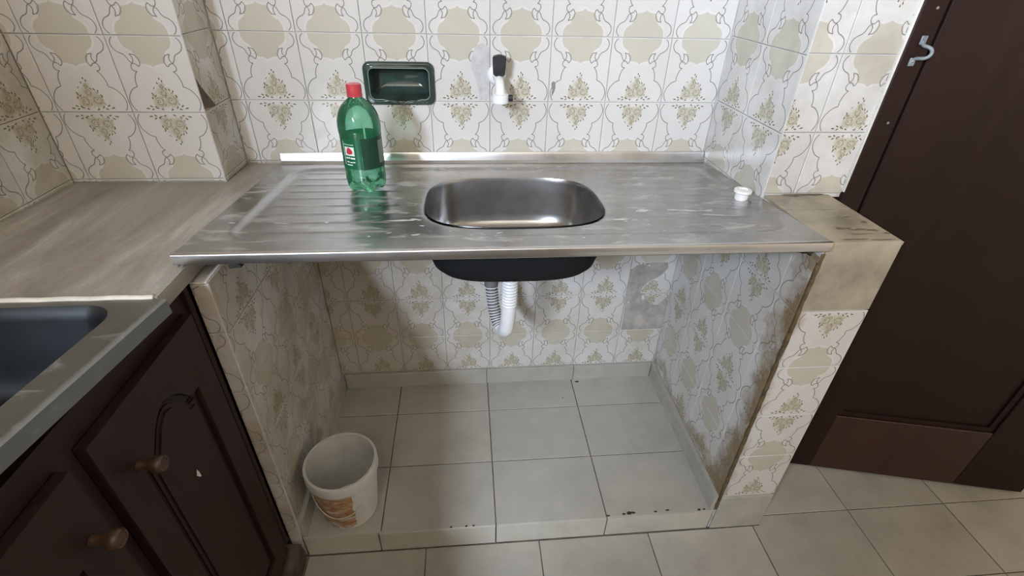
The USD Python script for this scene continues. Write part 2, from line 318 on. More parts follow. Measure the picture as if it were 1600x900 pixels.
def body(poly, ch=0.0011, thick=0.005):
    """Tile body over poly (a, b): rounded-over edge, front at n = 0."""
    poly = poly.simplify(1e-5); c = list(poly.exterior.coords)[:-1]
    inner = poly.buffer(-ch, join_style='mitre')
    ic = list(inner.exterior.coords)[:-1] if isinstance(inner, Polygon) and not inner.is_empty else []
    if len(ic) == len(c) == 4 and not poly.interiors:
        c = np.array(c); i0 = np.argmin(np.linalg.norm(np.array(ic) - c[0], axis=1)); ic = np.array(ic)
        if Polygon(c).exterior.is_ccw != Polygon(ic).exterior.is_ccw: ic = ic[::-1]
        i0 = np.argmin(np.linalg.norm(ic - c[0], axis=1)); ic = np.roll(ic, -i0, axis=0)
        V = np.vstack([np.c_[ic, np.zeros(4)], np.c_[c, np.full(4, -0.0009)], np.c_[c, np.full(4, -thick)]])
        F = [[0, 1, 2], [0, 2, 3]]
        for k in range(4):
            j = (k + 1) % 4
            for o in (0, 4): F += [[o + k, o + 4 + k, o + 4 + j], [o + k, o + 4 + j, o + j]]
        F = np.array(F)
        if not Polygon(c).exterior.is_ccw: F = F[:, ::-1]
        return V, F
    m = extr(poly, thick); V = np.array(m.vertices); V[:, 2] -= thick
    return V, np.array(m.faces)
rt = random.Random(11)
def tile_field(parent, O, A, B, N, cells, region, material, gap=0.0015, thick=0.005):
    """cells: (a0, a1, b0, b1, flip): flip False = flowers at the low end. Tiles are cut to region."""
    O, A, B, N = (np.array(x, float) for x in (O, A, B, N)); right = np.cross(A, B) @ N > 0
    for a0, a1, b0, b1, flip in cells:
        rect = sbox(a0 + gap / 2, b0 + gap / 2, a1 - gap / 2, b1 - gap / 2)
        for cutp in polys(rect.intersection(region)):
            if cutp.area < 6e-5: continue
            tone = 1 + rt.uniform(-0.025, 0.02)
            whole = abs(cutp.area - rect.area) < 1e-8
            V, F = body(cutp, thick=thick); Ct = np.tile(WHITE * tone, (len(V), 1))
            def place(v):
                v = v.copy(); v[:, 0] = a0 + v[:, 0] * (a1 - a0); t = v[:, 1]; v[:, 1] = b0 + (t if flip else 1 - t) * (b1 - b0); return v
            if whole:
                pv, pf, pc = TEMPLATE; pv = place(pv)
            else:
                safe = cutp.buffer(-0.0011); VV, FF, CC, n = [np.zeros((0, 3))], [np.zeros((0, 3), int)], [np.zeros((0, 3))], 0
                for p, c, l in PRINT:
                    q = Polygon(place(np.array(p.exterior.coords)), [place(np.array(h.coords)) for h in p.interiors])
                    try: qq = polys(q.buffer(0).intersection(safe))
                    except Exception: qq = []
                    for g in qq:
                        v, f = tri(g); VV.append(np.c_[v, np.full(len(v), l)]); FF.append(f + n); CC.append(np.tile(c, (len(v), 1))); n += len(v)
                pv, pf, pc = np.vstack(VV), np.vstack(FF), np.vstack(CC)
            # every print triangle faces outward
            if len(pf):
                e = pv[pf]; s = np.cross(e[:, 1, :2] - e[:, 0, :2], e[:, 2, :2] - e[:, 0, :2]); pf = np.where((s > 0)[:, None], pf, pf[:, ::-1])
            F = np.vstack([F, pf + len(V)]); V = np.vstack([V, pv]); Ct = np.vstack([Ct, pc * tone])
            ca, cb = (a0 + a1) / 2, (b0 + b1) / 2; ta, tb = rt.uniform(-.0022, .0022), rt.uniform(-.0022, .0022)
            h = V[:, 2] + ta * (V[:, 0] - ca) + tb * (V[:, 1] - cb)
            W = O + V[:, :1] * A + V[:, 1:2] * B + h[:, None] * N
            obj('tile', trimesh.Trimesh(W, F if right else F[:, ::-1], process=False), M[material], parent, tint=Ct)
def grid(aj, bj, flip0):
    """Cells from joint positions; bj from low to high; flips alternate starting with flip0 in the lowest row."""
    return [(aj[i], aj[i + 1], bj[k], bj[k + 1], (k % 2 == 0) == flip0) for i in range(len(aj) - 1) for k in range(len(bj) - 1)]
def plain_tiles(parent, name, cells, place, mats, gap=0.003, thick=0.007, seed=1, region=None, ch=0.0010):
    """Unprinted rectangular tiles in the (a, b) plane; place maps (a, b, n) rows to room coordinates."""
    rr = random.Random(seed)
    for a0, a1, b0, b1 in cells:
        rect = sbox(a0 + gap / 2, b0 + gap / 2, a1 - gap / 2, b1 - gap / 2)
        if region is not None: rect = rect.intersection(region)
        for q in polys(rect):
            if q.area < 2e-4: continue
            V, F = body(q, ch=ch, thick=thick)
            V = V.copy(); V[:, 2] += rr.uniform(-0.0006, 0.0002)
            W = place(V); m = trimesh.Trimesh(W, F, process=False)
            if np.linalg.det(place(np.eye(3)) - place(np.zeros((3, 3)))) < 0: m.invert()
            obj(name, m, M[rr.choice(mats)], parent)

T = 0.15; TZ = 0.1515
XL, XP, XH, XR = -0.975, -0.635, -0.515, 0.60         # left wall, pillar side, half wall faces
YF, YP, YJ = -0.554, -0.138, -0.322                    # half wall fronts, pillar front, right jog front
ZP, ZF = -0.971, -1.056                                # raised floor, floor
ZTOP, ZCEIL = 0.4545, 1.50
SINK = lambda y: -0.1564 - 0.069 * np.asarray(y)       # sink surface, it falls a little to the back
MARB = lambda y: -0.158 - 0.018 * np.asarray(y)
K = math.atan(0.069)

# ------------------------------------------------------------------ floor
fl = struct('floor', bx(XL - 0.1, 2.6, -4.1, 1.1, ZF - 0.12, ZF - 0.0028), M['grout_dark'], label='lower kitchen floor of grey beige square tiles with dark joints')
lx, ly, sx, sy = 1.052, -0.527, 0.3135, 0.208
cells = [(lx + i * sx, lx + (i + 1) * sx, ly + j * sy, ly + (j + 1) * sy) for i in range(-7, 5) for j in range(-11, 7)]
flat = lambda V: np.c_[V[:, 0], V[:, 1], V[:, 2] + ZF]
plain_tiles(fl, 'floor_tile', cells, flat, ['floor_tile', 'floor_tile_b', 'floor_tile_b'], seed=3, region=sbox(-0.62, -2.6, 2.5, YF - 0.002).union(sbox(0.76, YF - 0.01, 2.5, 1.0)))

pf = struct('floor_step', bx(-0.63, 0.66, YF + 0.008, -0.002, ZF - 0.002, ZP - 0.0028), M['grout_dark'], label='raised tiled floor of the alcove under the sink')
pcells = [(-0.315 + i * 0.3055, -0.315 + (i + 1) * 0.3055, -0.1415 - (j + 1) * 0.2065, -0.1415 - j * 0.2065) for i in range(-1, 3) for j in (-1, 0, 1)]
pflat = lambda V: np.c_[V[:, 0], V[:, 1], V[:, 2] + ZP]
plain_tiles(pf, 'floor_tile', pcells, pflat, ['floor_tile', 'floor_tile', 'floor_tile_c'], seed=8, region=sbox(-0.515, -0.5535, 0.60, -0.001))
rplace = lambda V: np.c_[V[:, 0], YF - V[:, 2], V[:, 1]]
plain_tiles(pf, 'riser_tile', [(-0.515, -0.3217, ZF, ZP - 0.0025), (-0.3217, -0.0098, ZF, ZP - 0.0025), (-0.0098, 0.2977, ZF, ZP - 0.0025), (0.2977, 0.6, ZF, ZP - 0.0025)], rplace, ['riser'], seed=4, thick=0.008)

# ------------------------------------------------------------------ back wall, with a pocket for the soap dish
import manifold3d as m3
def mbox(x0, x1, y0, y1, z0, z1):
    return m3.Manifold.cube((x1 - x0, y1 - y0, z1 - z0)).translate((x0, y0, z0))
SD = (-0.300, -0.146, 0.000, 0.084)                    # soap dish pocket
shell = mbox(-1.1, 0.75, 0.0035, 0.16, ZF, ZCEIL) - mbox(SD[0], SD[1], -0.1, 0.07, SD[2], SD[3])
PATCH = Polygon([(0.449, -0.515), (0.47, -0.497), (0.51, -0.488), (0.568, -0.488), (0.575, -0.51), (0.560, -0.532), (0.548, -0.545), (0.528, -0.556), (0.512, -0.570), (0.502, -0.585), (0.498, -0.603), (0.512, -0.607),
                 (0.524, -0.628), (0.540, -0.650), (0.562, -0.656), (0.578, -0.640), (0.592, -0.622), (0.5985, -0.64), (0.598, -0.7575), (0.456, -0.7575)])
wb = struct('wall_back', shell, M['grout'], label='back wall of cream tiles with beige medallions and flower sprays')
reg = sbox(XP + 0.001, -0.16, 0.5985, ZTOP).union(sbox(XH + 0.001, ZP, 0.5985, -0.16)) - rrect(SD[0], SD[1], SD[2], SD[3], 0.012) - PATCH
bj = [-7 * TZ + k * TZ for k in range(11)]             # joints from below the skirting to above the frame
aj = [i * T for i in range(-5, 5)]
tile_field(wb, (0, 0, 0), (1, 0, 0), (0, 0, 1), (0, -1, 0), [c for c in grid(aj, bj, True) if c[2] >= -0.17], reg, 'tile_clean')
tile_field(wb, (0, 0, 0), (1, 0, 0), (0, 0, 1), (0, -1, 0), [c for c in grid(aj, bj, True) if c[2] < -0.17], reg, 'tile_alcove')
def lumpy(poly, place, amp, base, seed, step=0.006):
    """A rough skin over poly in (a, b): relief by noise, thinning to its rim."""
    x0, y0, x1, y1 = poly.bounds; pts = [p for p in np.array(poly.segmentize(step).exterior.coords)[:-1]]; nb = len(pts)
    inner = poly.buffer(-step * 0.6)
    for a in np.arange(x0, x1, step):
        for b in np.arange(y0, y1, step):
            if inner.contains(Point(a, b)): pts.append((a, b))
    from scipy.spatial import Delaunay
    pts = np.array(pts); f = Delaunay(pts).simplices
    f = np.array([t for t in f if poly.buffer(1e-4).contains(Point(*pts[t].mean(0)))])
    e = pts[f]; s = np.cross(e[:, 1] - e[:, 0], e[:, 2] - e[:, 0]); f = np.where((s > 0)[:, None], f, f[:, ::-1])
    h = base + amp * meshkit.fbm(np.c_[pts * 45, np.zeros(len(pts))], 4, seed); h[:nb] = base * 0.5
    m = trimesh.Trimesh(place(np.c_[pts, h]), f, process=False)
    return m
onback = lambda V: np.c_[V[:, 0], -V[:, 2], V[:, 1]]
obj('mortar_bed', lumpy(PATCH.buffer(0.002), onback, 0.003, -0.0042, 7), M['mortar'], wb, smooth=True, label='rough bare mortar where two tiles have broken away')
smear = Polygon([(-0.047, 0.10), (-0.035, 0.128), (-0.018, 0.135), (-0.001, 0.125), (-0.001, 0.01), (-0.016, 0.002), (-0.026, 0.004), (-0.030, 0.035), (-0.038, 0.06), (-0.046, 0.075)])
obj('cement_smear', lumpy(smear, onback, 0.0018, 0.0006, 3, 0.005), M['cement'], wb, smooth=True, label='grey cement smear beside the tap')

# ------------------------------------------------------------------ left wall, pillar, right wall with its jog
wl = struct('wall_left', mbox(XL - 0.16, XL - 0.004, -4.1, 0.16, ZF, ZCEIL) - mbox(XL - 1, XL + 1, SIDE['y'][0], SIDE['y'][1], SIDE['z'][0], SIDE['z'][1]), M['paint_wall'], label='left wall in shade, cream flowered tiles above the marble')
ajl = [0.03 - 0.1535 * k for k in range(7)][::-1]
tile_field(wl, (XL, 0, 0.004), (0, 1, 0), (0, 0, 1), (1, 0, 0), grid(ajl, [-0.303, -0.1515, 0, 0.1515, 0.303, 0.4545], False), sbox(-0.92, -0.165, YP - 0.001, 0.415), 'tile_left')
pl = struct('pillar', bx(XL - 0.05, XP - 0.004, YP + 0.004, 0.05, -0.24, ZCEIL), M['grout'], label='square tiled pillar rising from the marble worktop in the left corner')
tile_field(pl, (0, YP, 0.003), (1, 0, 0), (0, 0, 1), (0, -1, 0), grid([-1.0897, -0.9385, -0.787, -0.6355], [-0.303, -0.1515, 0, 0.1515, 0.303, 0.4545], False), sbox(XL + 0.001, -0.158, XP - 0.0005, 0.45), 'tile_clean')
tile_field(pl, (XP, 0, 0.006), (0, 1, 0), (0, 0, 1), (1, 0, 0), grid([YP - 0.010, 0.002], [-0.303, -0.1515, 0, 0.1515, 0.303, 0.4545], False), sbox(YP + 0.0005, -0.164, -0.001, 0.45), 'tile_left')

wr = struct('wall_right', mbox(XR + 0.004, 0.80, YJ + 0.004, 0.16, -0.135, ZCEIL) + mbox(0.64, 0.80, YJ + 0.03, 0.16, ZF, -0.13) + mbox(1.74, 2.6, YJ + 0.004, -0.16, ZF, ZCEIL) + mbox(0.79, 1.75, YJ + 0.004, -0.16, ZF + 2.12, ZCEIL), M['grout'], label='tiled wall jog on the right that carries the brown door')
ajr = [-0.001, -0.159, -0.320]
tile_field(wr, (XR, 0, 0.008), (0, -1, 0), (0, 0, 1), (-1, 0, 0), grid([0.0005, 0.158, 0.3205], [-0.303, -0.1515, 0, 0.1515, 0.303, 0.4545], False), sbox(0.0005, -0.166, 0.3215, 0.445), 'tile_right_shaded')
tile_field(wr, (0, YJ, 0.012), (1, 0, 0), (0, 0, 1), (0, -1, 0), grid([0.522, 0.672, 0.823], [-0.303, -0.1515, 0, 0.1515, 0.303, 0.4545], False), sbox(0.6005, -0.136, 0.787, 0.44), 'tile_right_shaded')

onside = lambda V: np.c_[XP + V[:, 2], V[:, 0], V[:, 1]]
obj('broken_corner', lumpy(Polygon([(-0.1375, 0.010), (-0.1375, 0.075), (-0.128, 0.06), (-0.112, 0.04), (-0.095, 0.022), (-0.082, 0.006)]), onside, .0008, .0006, 4, .005), M['brown_chip'], pl, label='brown body of the tile bared where its corner broke off')
obj('grey_chip', lumpy(Polygon([(0.1555, 0.045), (0.160, 0.050), (0.1655, 0.047), (0.1665, 0.032), (0.162, 0.020), (0.157, 0.012), (0.1585, 0.028)]), onback, .0003, .0004, 4, .003), M['chip_grey'], wb, label='small grey chip in a tile edge')
# half walls either side of the alcove
hw = struct('half_wall', bx(-0.548, XH - 0.004, YF + 0.004, 0.0, ZF, -0.182), M['grout'], label='thin tiled partition between the wooden cabinet and the alcove')
bjl = [-0.905 + k * 0.1515 for k in range(-1, 6)]
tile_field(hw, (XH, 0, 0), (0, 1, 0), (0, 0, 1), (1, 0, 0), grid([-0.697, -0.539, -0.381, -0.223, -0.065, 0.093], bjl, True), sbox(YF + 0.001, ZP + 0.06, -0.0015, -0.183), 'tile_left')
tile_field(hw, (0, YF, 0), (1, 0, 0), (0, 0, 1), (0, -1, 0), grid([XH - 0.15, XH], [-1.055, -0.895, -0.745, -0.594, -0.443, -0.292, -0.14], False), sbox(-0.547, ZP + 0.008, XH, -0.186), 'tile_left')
hr = struct('half_wall', bx(XR + 0.004, 0.750, YF + 0.004, YJ + 0.05, ZF, -0.132), M['grout'], label='tiled half wall at the right end of the sink with stained yellow top')
bjr = [-0.897 + k * 0.1515 for k in range(-1, 6)]
tile_field(hr, (XR, 0, 0), (0, -1, 0), (0, 0, 1), (-1, 0, 0), grid([0.0005, 0.160, 0.320, 0.480, 0.640], bjr, True), sbox(0.0015, ZP + 0.06, 0.548, -0.160), 'tile_mould')
tile_field(hr, (0, YF, 0), (1, 0, 0), (0, 0, 1), (0, -1, 0), grid([0.609, 0.757], [-0.905, -0.740, -0.590, -0.438, -0.286], False), sbox(0.609, -0.909, 0.756, -0.287), 'tile_front')
fplace = lambda V: np.c_[V[:, 0], YF - V[:, 2], V[:, 1]]
plain_tiles(hr, 'plain_tile', [(0.605, 0.757, -0.285, -0.128)], fplace, ['yellow_tile'], seed=2)
plain_tiles(hr, 'base_tile', [(0.606, 0.757, ZF + 0.001, -0.910)], lambda V: np.c_[V[:, 0], YF - 0.002 - V[:, 2], V[:, 1]], ['skirting'], seed=2, thick=0.008)
tplace = lambda V: np.c_[V[:, 0], V[:, 1], V[:, 2] - 0.126]
plain_tiles(hr, 'cap_tile', [(0.602, 0.757, YF - 0.002, -0.405), (0.602, 0.757, -0.405, YJ)], tplace, ['yellow_tile'], seed=6, ch=0.002)
onfront = lambda V: np.c_[V[:, 0], YF - V[:, 2], V[:, 1]]
for ln, w_ in (([(0.634, -0.246), (0.66, -0.232), (0.672, -0.232), (0.69, -0.215), (0.712, -0.2), (0.722, -0.186)], .0007), ([(0.63, -0.165), (0.66, -0.158), (0.69, -0.166), (0.70, -0.172)], .0022), ([(0.718, -0.158), (0.745, -0.152)], .0018)):
    obj('crack', extr(LineString(ln).buffer(w_, quad_segs=1), .0004).apply_transform(np.array([[1, 0, 0, 0], [0, 0, -1, YF + .0006], [0, 1, 0, 0], [0, 0, 0, 1.]])), M['dirt_brown'], hr)
obj('dirt_line', lumpy(Polygon([(0.64, -0.326), (0.655, -0.3225), (0.735, -0.3228), (0.745, -0.326), (0.715, -0.333), (0.70, -0.329), (0.67, -0.337)]), lambda V: np.c_[V[:, 0], V[:, 1], V[:, 2] - .126], .0012, .0008, 8, .004), M['dirt_brown'], hr, label='dark dirt where the top meets the wall')
rm = np.random.RandomState(14)
def splotch(x, y, a, b, n=16):
    q = np.linspace(0, 2 * np.pi, n, endpoint=False); w = 1 + .45 * rm.uniform(-1, 1, n)
    return Polygon(np.c_[x + a * w * np.cos(q), y + b * w * np.sin(q)]).buffer(0)
for x, y, a, b in ((0.672, -0.497, .018, .005), (0.700, -0.503, .020, .004), (0.726, -0.507, .014, .004), (0.690, -0.521, .022, .003), (0.735, -0.470, .008, .006), (0.715, -0.445, .010, .002), (0.744, -0.520, .007, .003), (0.665, -0.543, .03, .0025), (0.72, -0.546, .028, .002)):
    obj('mould_patch', lumpy(splotch(x, y, a, b), lambda V: np.c_[V[:, 0], V[:, 1], V[:, 2] - .1258], .0003, .0002, 8, .003), M['dirt_brown'], hr)
rs = np.random.RandomState(4)
edge_ = [(0.6075 + rs.normal(0, .0011), z) for z in np.linspace(-0.965, -0.150, 50)]
strip = lumpy(Polygon([(0.5990, -0.150), (0.5990, -0.965)] + edge_).buffer(0), onfront, 0.0022, 0.0006, 6, 0.005)
obj('corner_joint', strip, M['brown_grout'], hr, smooth=True, label='rough brown mouldy joint along the front corner')
inner_ = [(0.5505 - abs(rs.normal(0, .0016)), z) for z in np.linspace(-0.960, -0.170, 50)]
strip = lumpy(Polygon([(0.5555, -0.170), (0.5555, -0.960)] + inner_).buffer(0), lambda V: np.c_[XR - V[:, 2], -V[:, 0], V[:, 1]], 0.0016, 0.0005, 6, 0.005)
strip.invert()
obj('corner_joint', strip, M['brown_grout'], hr, smooth=True)

# skirting of the alcove
def skirt(name, joints, place, label):
    x = struct(name, label=label)
    plain_tiles(x, 'skirting_tile', [(joints[i], joints[i + 1], ZP - 0.001, -0.907) for i in range(len(joints) - 1)], place, ['skirting'], seed=9, thick=0.011, gap=0.0012)
skirt('baseboard_back', [XH + 0.012, -0.0115, 0.302, XR - 0.012], lambda V: np.c_[V[:, 0], -0.012 - V[:, 2], V[:, 1]], 'pale grey skirting along the back of the alcove')
skirt('baseboard_left', [-0.552, -0.30, -0.0015], lambda V: np.c_[XH + 0.011 + V[:, 2], V[:, 0], V[:, 1]], 'skirting at the foot of the left partition')
skirt('baseboard_right', [-0.552, -0.25, -0.0015], lambda V: np.c_[XR - 0.011 - V[:, 2], V[:, 0], V[:, 1]], 'skirting at the foot of the right half wall')

# ------------------------------------------------------------------ the rest of the room (behind and beside the camera), with a light blocker out of view
wf = struct('wall_front', mbox(XL - 0.16, 2.6, FRONT['y'] - 0.14, FRONT['y'], ZF, ZCEIL) - mbox(FRONT['x'][0], FRONT['x'][1], -4, 0, FRONT['z'][0], FRONT['z'][1]), M['paint_wall'], label='painted wall behind the viewpoint with an unseen window')
struct('unseen_light_blocker', bx(-0.36, 0.42, -1.74, -1.60, ZF, 0.45), M['paint_wall'], label='unseen shoulder high block behind the viewpoint that shades the right floor')  # stand-in block out of view, placed to shade the right floor and fronts
struct('wall_side', bx(2.5, 2.6, -4.1, 1.1, ZF, ZCEIL), M['paint_wall'], label='painted end wall far to the right')
struct('wall_hall', bx(0.7, 2.6, 1.0, 1.1, ZF, ZCEIL), M['paint_wall'], label='hall wall beyond the brown door')
struct('ceiling', bx(XL - 0.16, 2.6, -4.1, 1.1, ZCEIL, ZCEIL + 0.1), M['ceiling_paint'], label='plain painted ceiling')
def window(axis, spec, label):
    w = struct('window_%d' % (1 if axis == 'y' else 2), label=label)
    if axis == 'y': (a0, a1), (z0, z1), c = spec['x'], spec['z'], spec['y'] - 0.05
    else: (a0, a1), (z0, z1), c = spec['y'], spec['z'], spec['x'] - 0.05
    bxx = (lambda p, q, r_, s, t=0.02: bx(p, q, c - t, c + t, r_, s)) if axis == 'y' else (lambda p, q, r_, s, t=0.02: bx(c - t, c + t, p, q, r_, s))
    mid = (a0 + a1) / 2
    obj('window_frame', cat(bxx(a0, a1, z0, z0 + .04), bxx(a0, a1, z1 - .04, z1), bxx(a0, a0 + .04, z0, z1), bxx(a1 - .04, a1, z0, z1), bxx(mid - .015, mid + .015, z0, z1)), M['window_frame_paint'], w)
    for p, q in ((a0 + .04, mid - .015), (mid + .015, a1 - .04)): obj('pane', bxx(p, q, z0 + .04, z1 - .04, 0.002), M['pane_glass'], w)
window('y', FRONT, 'unseen two pane window behind the viewpoint, placed to light the alcove')
window('x', SIDE, 'unseen high two pane window in the left wall, placed to light the floor strip')

# ------------------------------------------------------------------ door and its frame
tr = struct('trim_1', label='dark brown door frame beside the tiles')
obj('jamb', bx(0.788, 0.838, YJ - 0.010, -0.15, ZF + 0.001, 1.12, 0.002), M['brown_paint'], tr)
obj('jamb', bx(1.70, 1.75, YJ - 0.010, -0.15, ZF + 0.001, 1.12, 0.002), M['brown_paint'], tr)
obj('frame_head', bx(0.8385, 1.6995, YJ - 0.010, -0.15, 1.06, 1.12, 0.002), M['brown_paint'], tr)
obj('paint_edge', bx(0.7845, 0.7895, YJ - 0.007, YJ + 0.01, -0.12, 0.42, 0.001), M['caulk'], tr, label='pale smeared paint edge along the door frame')
yk = YJ - 0.010
pts = spline([(0.8105, yk - .003, .152), (0.8125, yk - .004, .158), (0.8145, yk - .010, .160), (0.822, yk - .020, .163), (0.826, yk - .022, .171), (0.8235, yk - .020, .178), (0.8165, yk - .010, .182), (0.8155, yk - .004, .185), (0.8155, yk - .003, .192)], 40)
kp = cat(tube(pts, 0.0034, 10), bx(0.805, 0.817, yk - .004, yk, .145, .160, .001), bx(0.810, 0.822, yk - .004, yk, .183, .199, .001))
obj('staple', kp, M['galvanised'], tr, smooth=40, label='galvanised U shaped bolt staple on the frame')
for z in (0.245, 0.035): obj('nail_head', lathe([(0, 0), (.003, 0), (.0025, .0015), (0, .002)], 10, (0, 0, 0)).apply_transform(np.array([[1, 0, 0, .818], [0, 0, -1, yk], [0, 1, 0, z], [0, 0, 0, 1.]])), M['nail'], tr)

DA = math.radians(-12.8); P0 = np.array([0.842, YJ - 0.012, 0])
dr = thing('door_1', 'dark brown panelled wooden door standing ajar on the right', 'door', (P0[0], P0[1], ZF + 0.008)); tag(dr, kind='structure')
Rd = trimesh.transformations.rotation_matrix(DA, (0, 0, 1), (0, 0, 0)); Rd[:3, 3] = P0
def dbox(name, s0, s1, t0, t1, z0, z1, m, ch=0.002, label=None):
    b = bx(s0, s1, t0, t1, z0, z1, ch); b.apply_transform(Rd); return obj(name, b, m, dr, label=label)
ZD0, ZD1 = ZF + 0.008, 1.05
dbox('stile', 0.0, 0.185, 0, .035, ZD0, ZD1, M['brown_paint']); dbox('stile', 0.617, 0.815, 0, .035, ZD0, ZD1, M['brown_paint'])
dbox('rail', 0.1851, 0.6169, 0, .035, ZD0, -0.815, M['brown_paint_lit'], label='reddish bottom rail, the light on it put into its colour'); dbox('rail', 0.1851, 0.6169, 0, .035, 0.87, ZD1, M['brown_paint'])
dbox('panel', 0.1851, 0.6169, .012, .024, -0.815, 0.87, M['brown_paint'], 0)
def mould(s0, s1, z0, z1):
    w = .016; o = sbox(s0, z0, s1, z1); i = sbox(s0 + w, z0 + w, s1 - w, z1 - w)
    m = extr(o - i, .006); V = np.array(m.vertices); V = np.c_[V[:, 0], .006 + V[:, 2], V[:, 1]]; F = m.faces[:, ::-1]
    m = trimesh.Trimesh(V, F, process=False); m.apply_transform(Rd); return m
obj('panel_moulding', mould(0.186, 0.616, -0.814, 0.869), M['brown_paint'], dr)

# ------------------------------------------------------------------ marble worktop
def tilt_slab(poly, top, thick):
    m = extr(poly, 1.0); V = np.array(m.vertices); t = top(V[:, 1]); V[:, 2] = np.where(V[:, 2] > .5, t, t - thick)
    return trimesh.Trimesh(V, m.faces, process=False)
MP = Polygon([(XL + 0.001, -0.648), (-0.540, -0.648), (-0.540, YF + 0.006), (-0.540, -0.004), (XP + 0.003, -0.004), (XP + 0.003, YP - 0.004), (XL + 0.001, YP - 0.004)])
mt = thing('worktop', 'streaked grey beige marble worktop left of the steel sink', 'worktop', (-0.75, -0.35, -0.18))
obj('slab', tilt_slab(MP, MARB, 0.028), M['marble'], mt)
obj('caulk_line', tube(np.c_[np.linspace(XL + .004, -0.545, 30), -0.648 + 0.001 * np.sin(np.arange(30) * 1.3), np.full(30, MARB(-0.648)) - .001], 0.0052, 8), M['caulk'], mt, smooth=True, label='white filler line along the front edge')

# ------------------------------------------------------------------ main sink: sheet with drainers, bowl, lip, upstand
sk = thing('kitchen_sink', 'wide stainless steel sink top with one bowl, scratched and spattered with white', 'sink', (0.03, -0.28, -0.30))
SX0, SX1, SY0, SY1 = -0.546, 0.598, -0.566, -0.006
def sup(x, p): return np.sign(np.cos(x)) * np.abs(np.cos(x)) ** (2 / p), np.sign(np.sin(x)) * np.abs(np.sin(x)) ** (2 / p)
BC = (0.037, -0.304); BA, BB, BE = 0.191, 0.160, 3.3
def ss(x, a, b): t = np.clip((x - a) / (b - a), 0, 1); return t * t * (3 - 2 * t)
def sheet_h(x, y):
    rec = rrect(-0.492, 0.560, -0.512, -0.062, 0.05)
    # signed distance to the recessed rounded field
    cx, cy, hx, hy, rr = 0.034, -0.287, 0.526, 0.225, 0.06
    qx, qy = np.abs(x - cx) - hx + rr, np.abs(y - cy) - hy + rr
    sd = np.hypot(np.maximum(qx, 0), np.maximum(qy, 0)) + np.minimum(np.maximum(qx, qy), 0) - rr
    h = -0.0045 * ss(-sd, -0.006, 0.014)
    for lo, hi, am in ((-0.470, -0.200, 1.0), (0.275, 0.530, 0.85)):          # drainer ridges either side of the bowl
        win = ss(x, lo, lo + .02) * (1 - ss(x, hi - .03, hi))
        for k in range(9):
            yc = -0.095 - 0.047 * k
            h = h + am * 0.0017 * win * np.exp(-((y - yc) / 0.0048) ** 2)
    bd = (np.abs((x - BC[0]) / BA) ** BE + np.abs((y - BC[1]) / BB) ** BE) ** (1 / BE)
    h = h - 0.003 * np.exp(-np.maximum(bd - 1, 0) / 0.02)
    return h + 0.0009 * (meshkit.fbm(np.c_[np.ravel(x) * 5, np.ravel(y) * 5, np.zeros(np.size(x))], 2, 5).reshape(np.shape(x)) - .5)
NT, NR = 960, 90
th = np.linspace(0, 2 * np.pi, NT, endpoint=False)
# even steps round the outer rectangle
per = [(SX0 + (SX1 - SX0) * t, SY0) for t in np.linspace(0, 1, 320, endpoint=False)] + [(SX1, SY0 + (SY1 - SY0) * t) for t in np.linspace(0, 1, 160, endpoint=False)] + \
      [(SX1 - (SX1 - SX0) * t, SY1) for t in np.linspace(0, 1, 320, endpoint=False)] + [(SX0, SY1 - (SY1 - SY0) * t) for t in np.linspace(0, 1, 160, endpoint=False)]
outer = np.array(per); ang = np.arctan2((outer[:, 1] - BC[1]) / BB, (outer[:, 0] - BC[0]) / BA)
rad = (np.abs(np.cos(ang)) ** BE + np.abs(np.sin(ang)) ** BE) ** (-1 / BE)
inner = np.c_[BC[0] + BA * rad * np.cos(ang), BC[1] + BB * rad * np.sin(ang)]
V = []
for t in np.linspace(0, 1, NR) ** 1.15: V.append(inner * (1 - t) + outer * t)
XY = np.vstack(V); Zs = SINK(XY[:, 1]) + sheet_h(XY[:, 0], XY[:, 1])
def ringfaces(n_r, n_t, flip=False):
    i = np.arange(n_r - 1)[:, None] * n_t; j = np.arange(n_t)[None]; k = (j + 1) % n_t
    q = np.stack([i + j, i + n_t + j, i + n_t + k, i + k], -1).reshape(-1, 4)
    f = np.vstack([q[:, [0, 1, 2]], q[:, [0, 2, 3]]]); return f[:, ::-1] if flip else f
obj('drainboard', trimesh.Trimesh(np.c_[XY, Zs], ringfaces(NR, NT), process=False), M['steel'], sk, smooth=True)
# bowl
bt = np.linspace(0, 2 * np.pi, 160, endpoint=False); br = (np.abs(np.cos(bt)) ** BE + np.abs(np.sin(bt)) ** BE) ** (-1 / BE)
prof = [(1.0, -0.003), (0.992, -0.007), (0.985, -0.014), (0.975, -0.04), (0.965, -0.07), (0.955, -0.095), (0.93, -0.113), (0.88, -0.125), (0.80, -0.131), (0.6, -0.134), (0.35, -0.137), (0.14, -0.139), (0.13, -0.147), (0.001, -0.148)]
def bowl(profile, grow=0.0, drop=0.0):
    B = []
    for s, h in profile:
        x = BC[0] + (BA * s + grow) * br * np.cos(bt); y = BC[1] + (BB * s + grow) * br * np.sin(bt)
        B.append(np.c_[x, y, SINK(y) + h + drop])
    return np.vstack(B)
obj('bowl', trimesh.Trimesh(bowl(prof), ringfaces(len(prof), 160, True), process=False), M['steel_bowl'], sk, smooth=True)
uprof = [(0.99, -0.006), (0.99, -0.04), (0.98, -0.075), (0.965, -0.100), (0.93, -0.121), (0.87, -0.133), (0.78, -0.139), (0.5, -0.141), (0.14, -0.143), (0.001, -0.144)]
obj('bowl_underside', trimesh.Trimesh(bowl(uprof, 0.004, -0.004), ringfaces(len(uprof), 160), process=False), M['black_coat'], sk, smooth=True, label='black coated underside of the bowl')
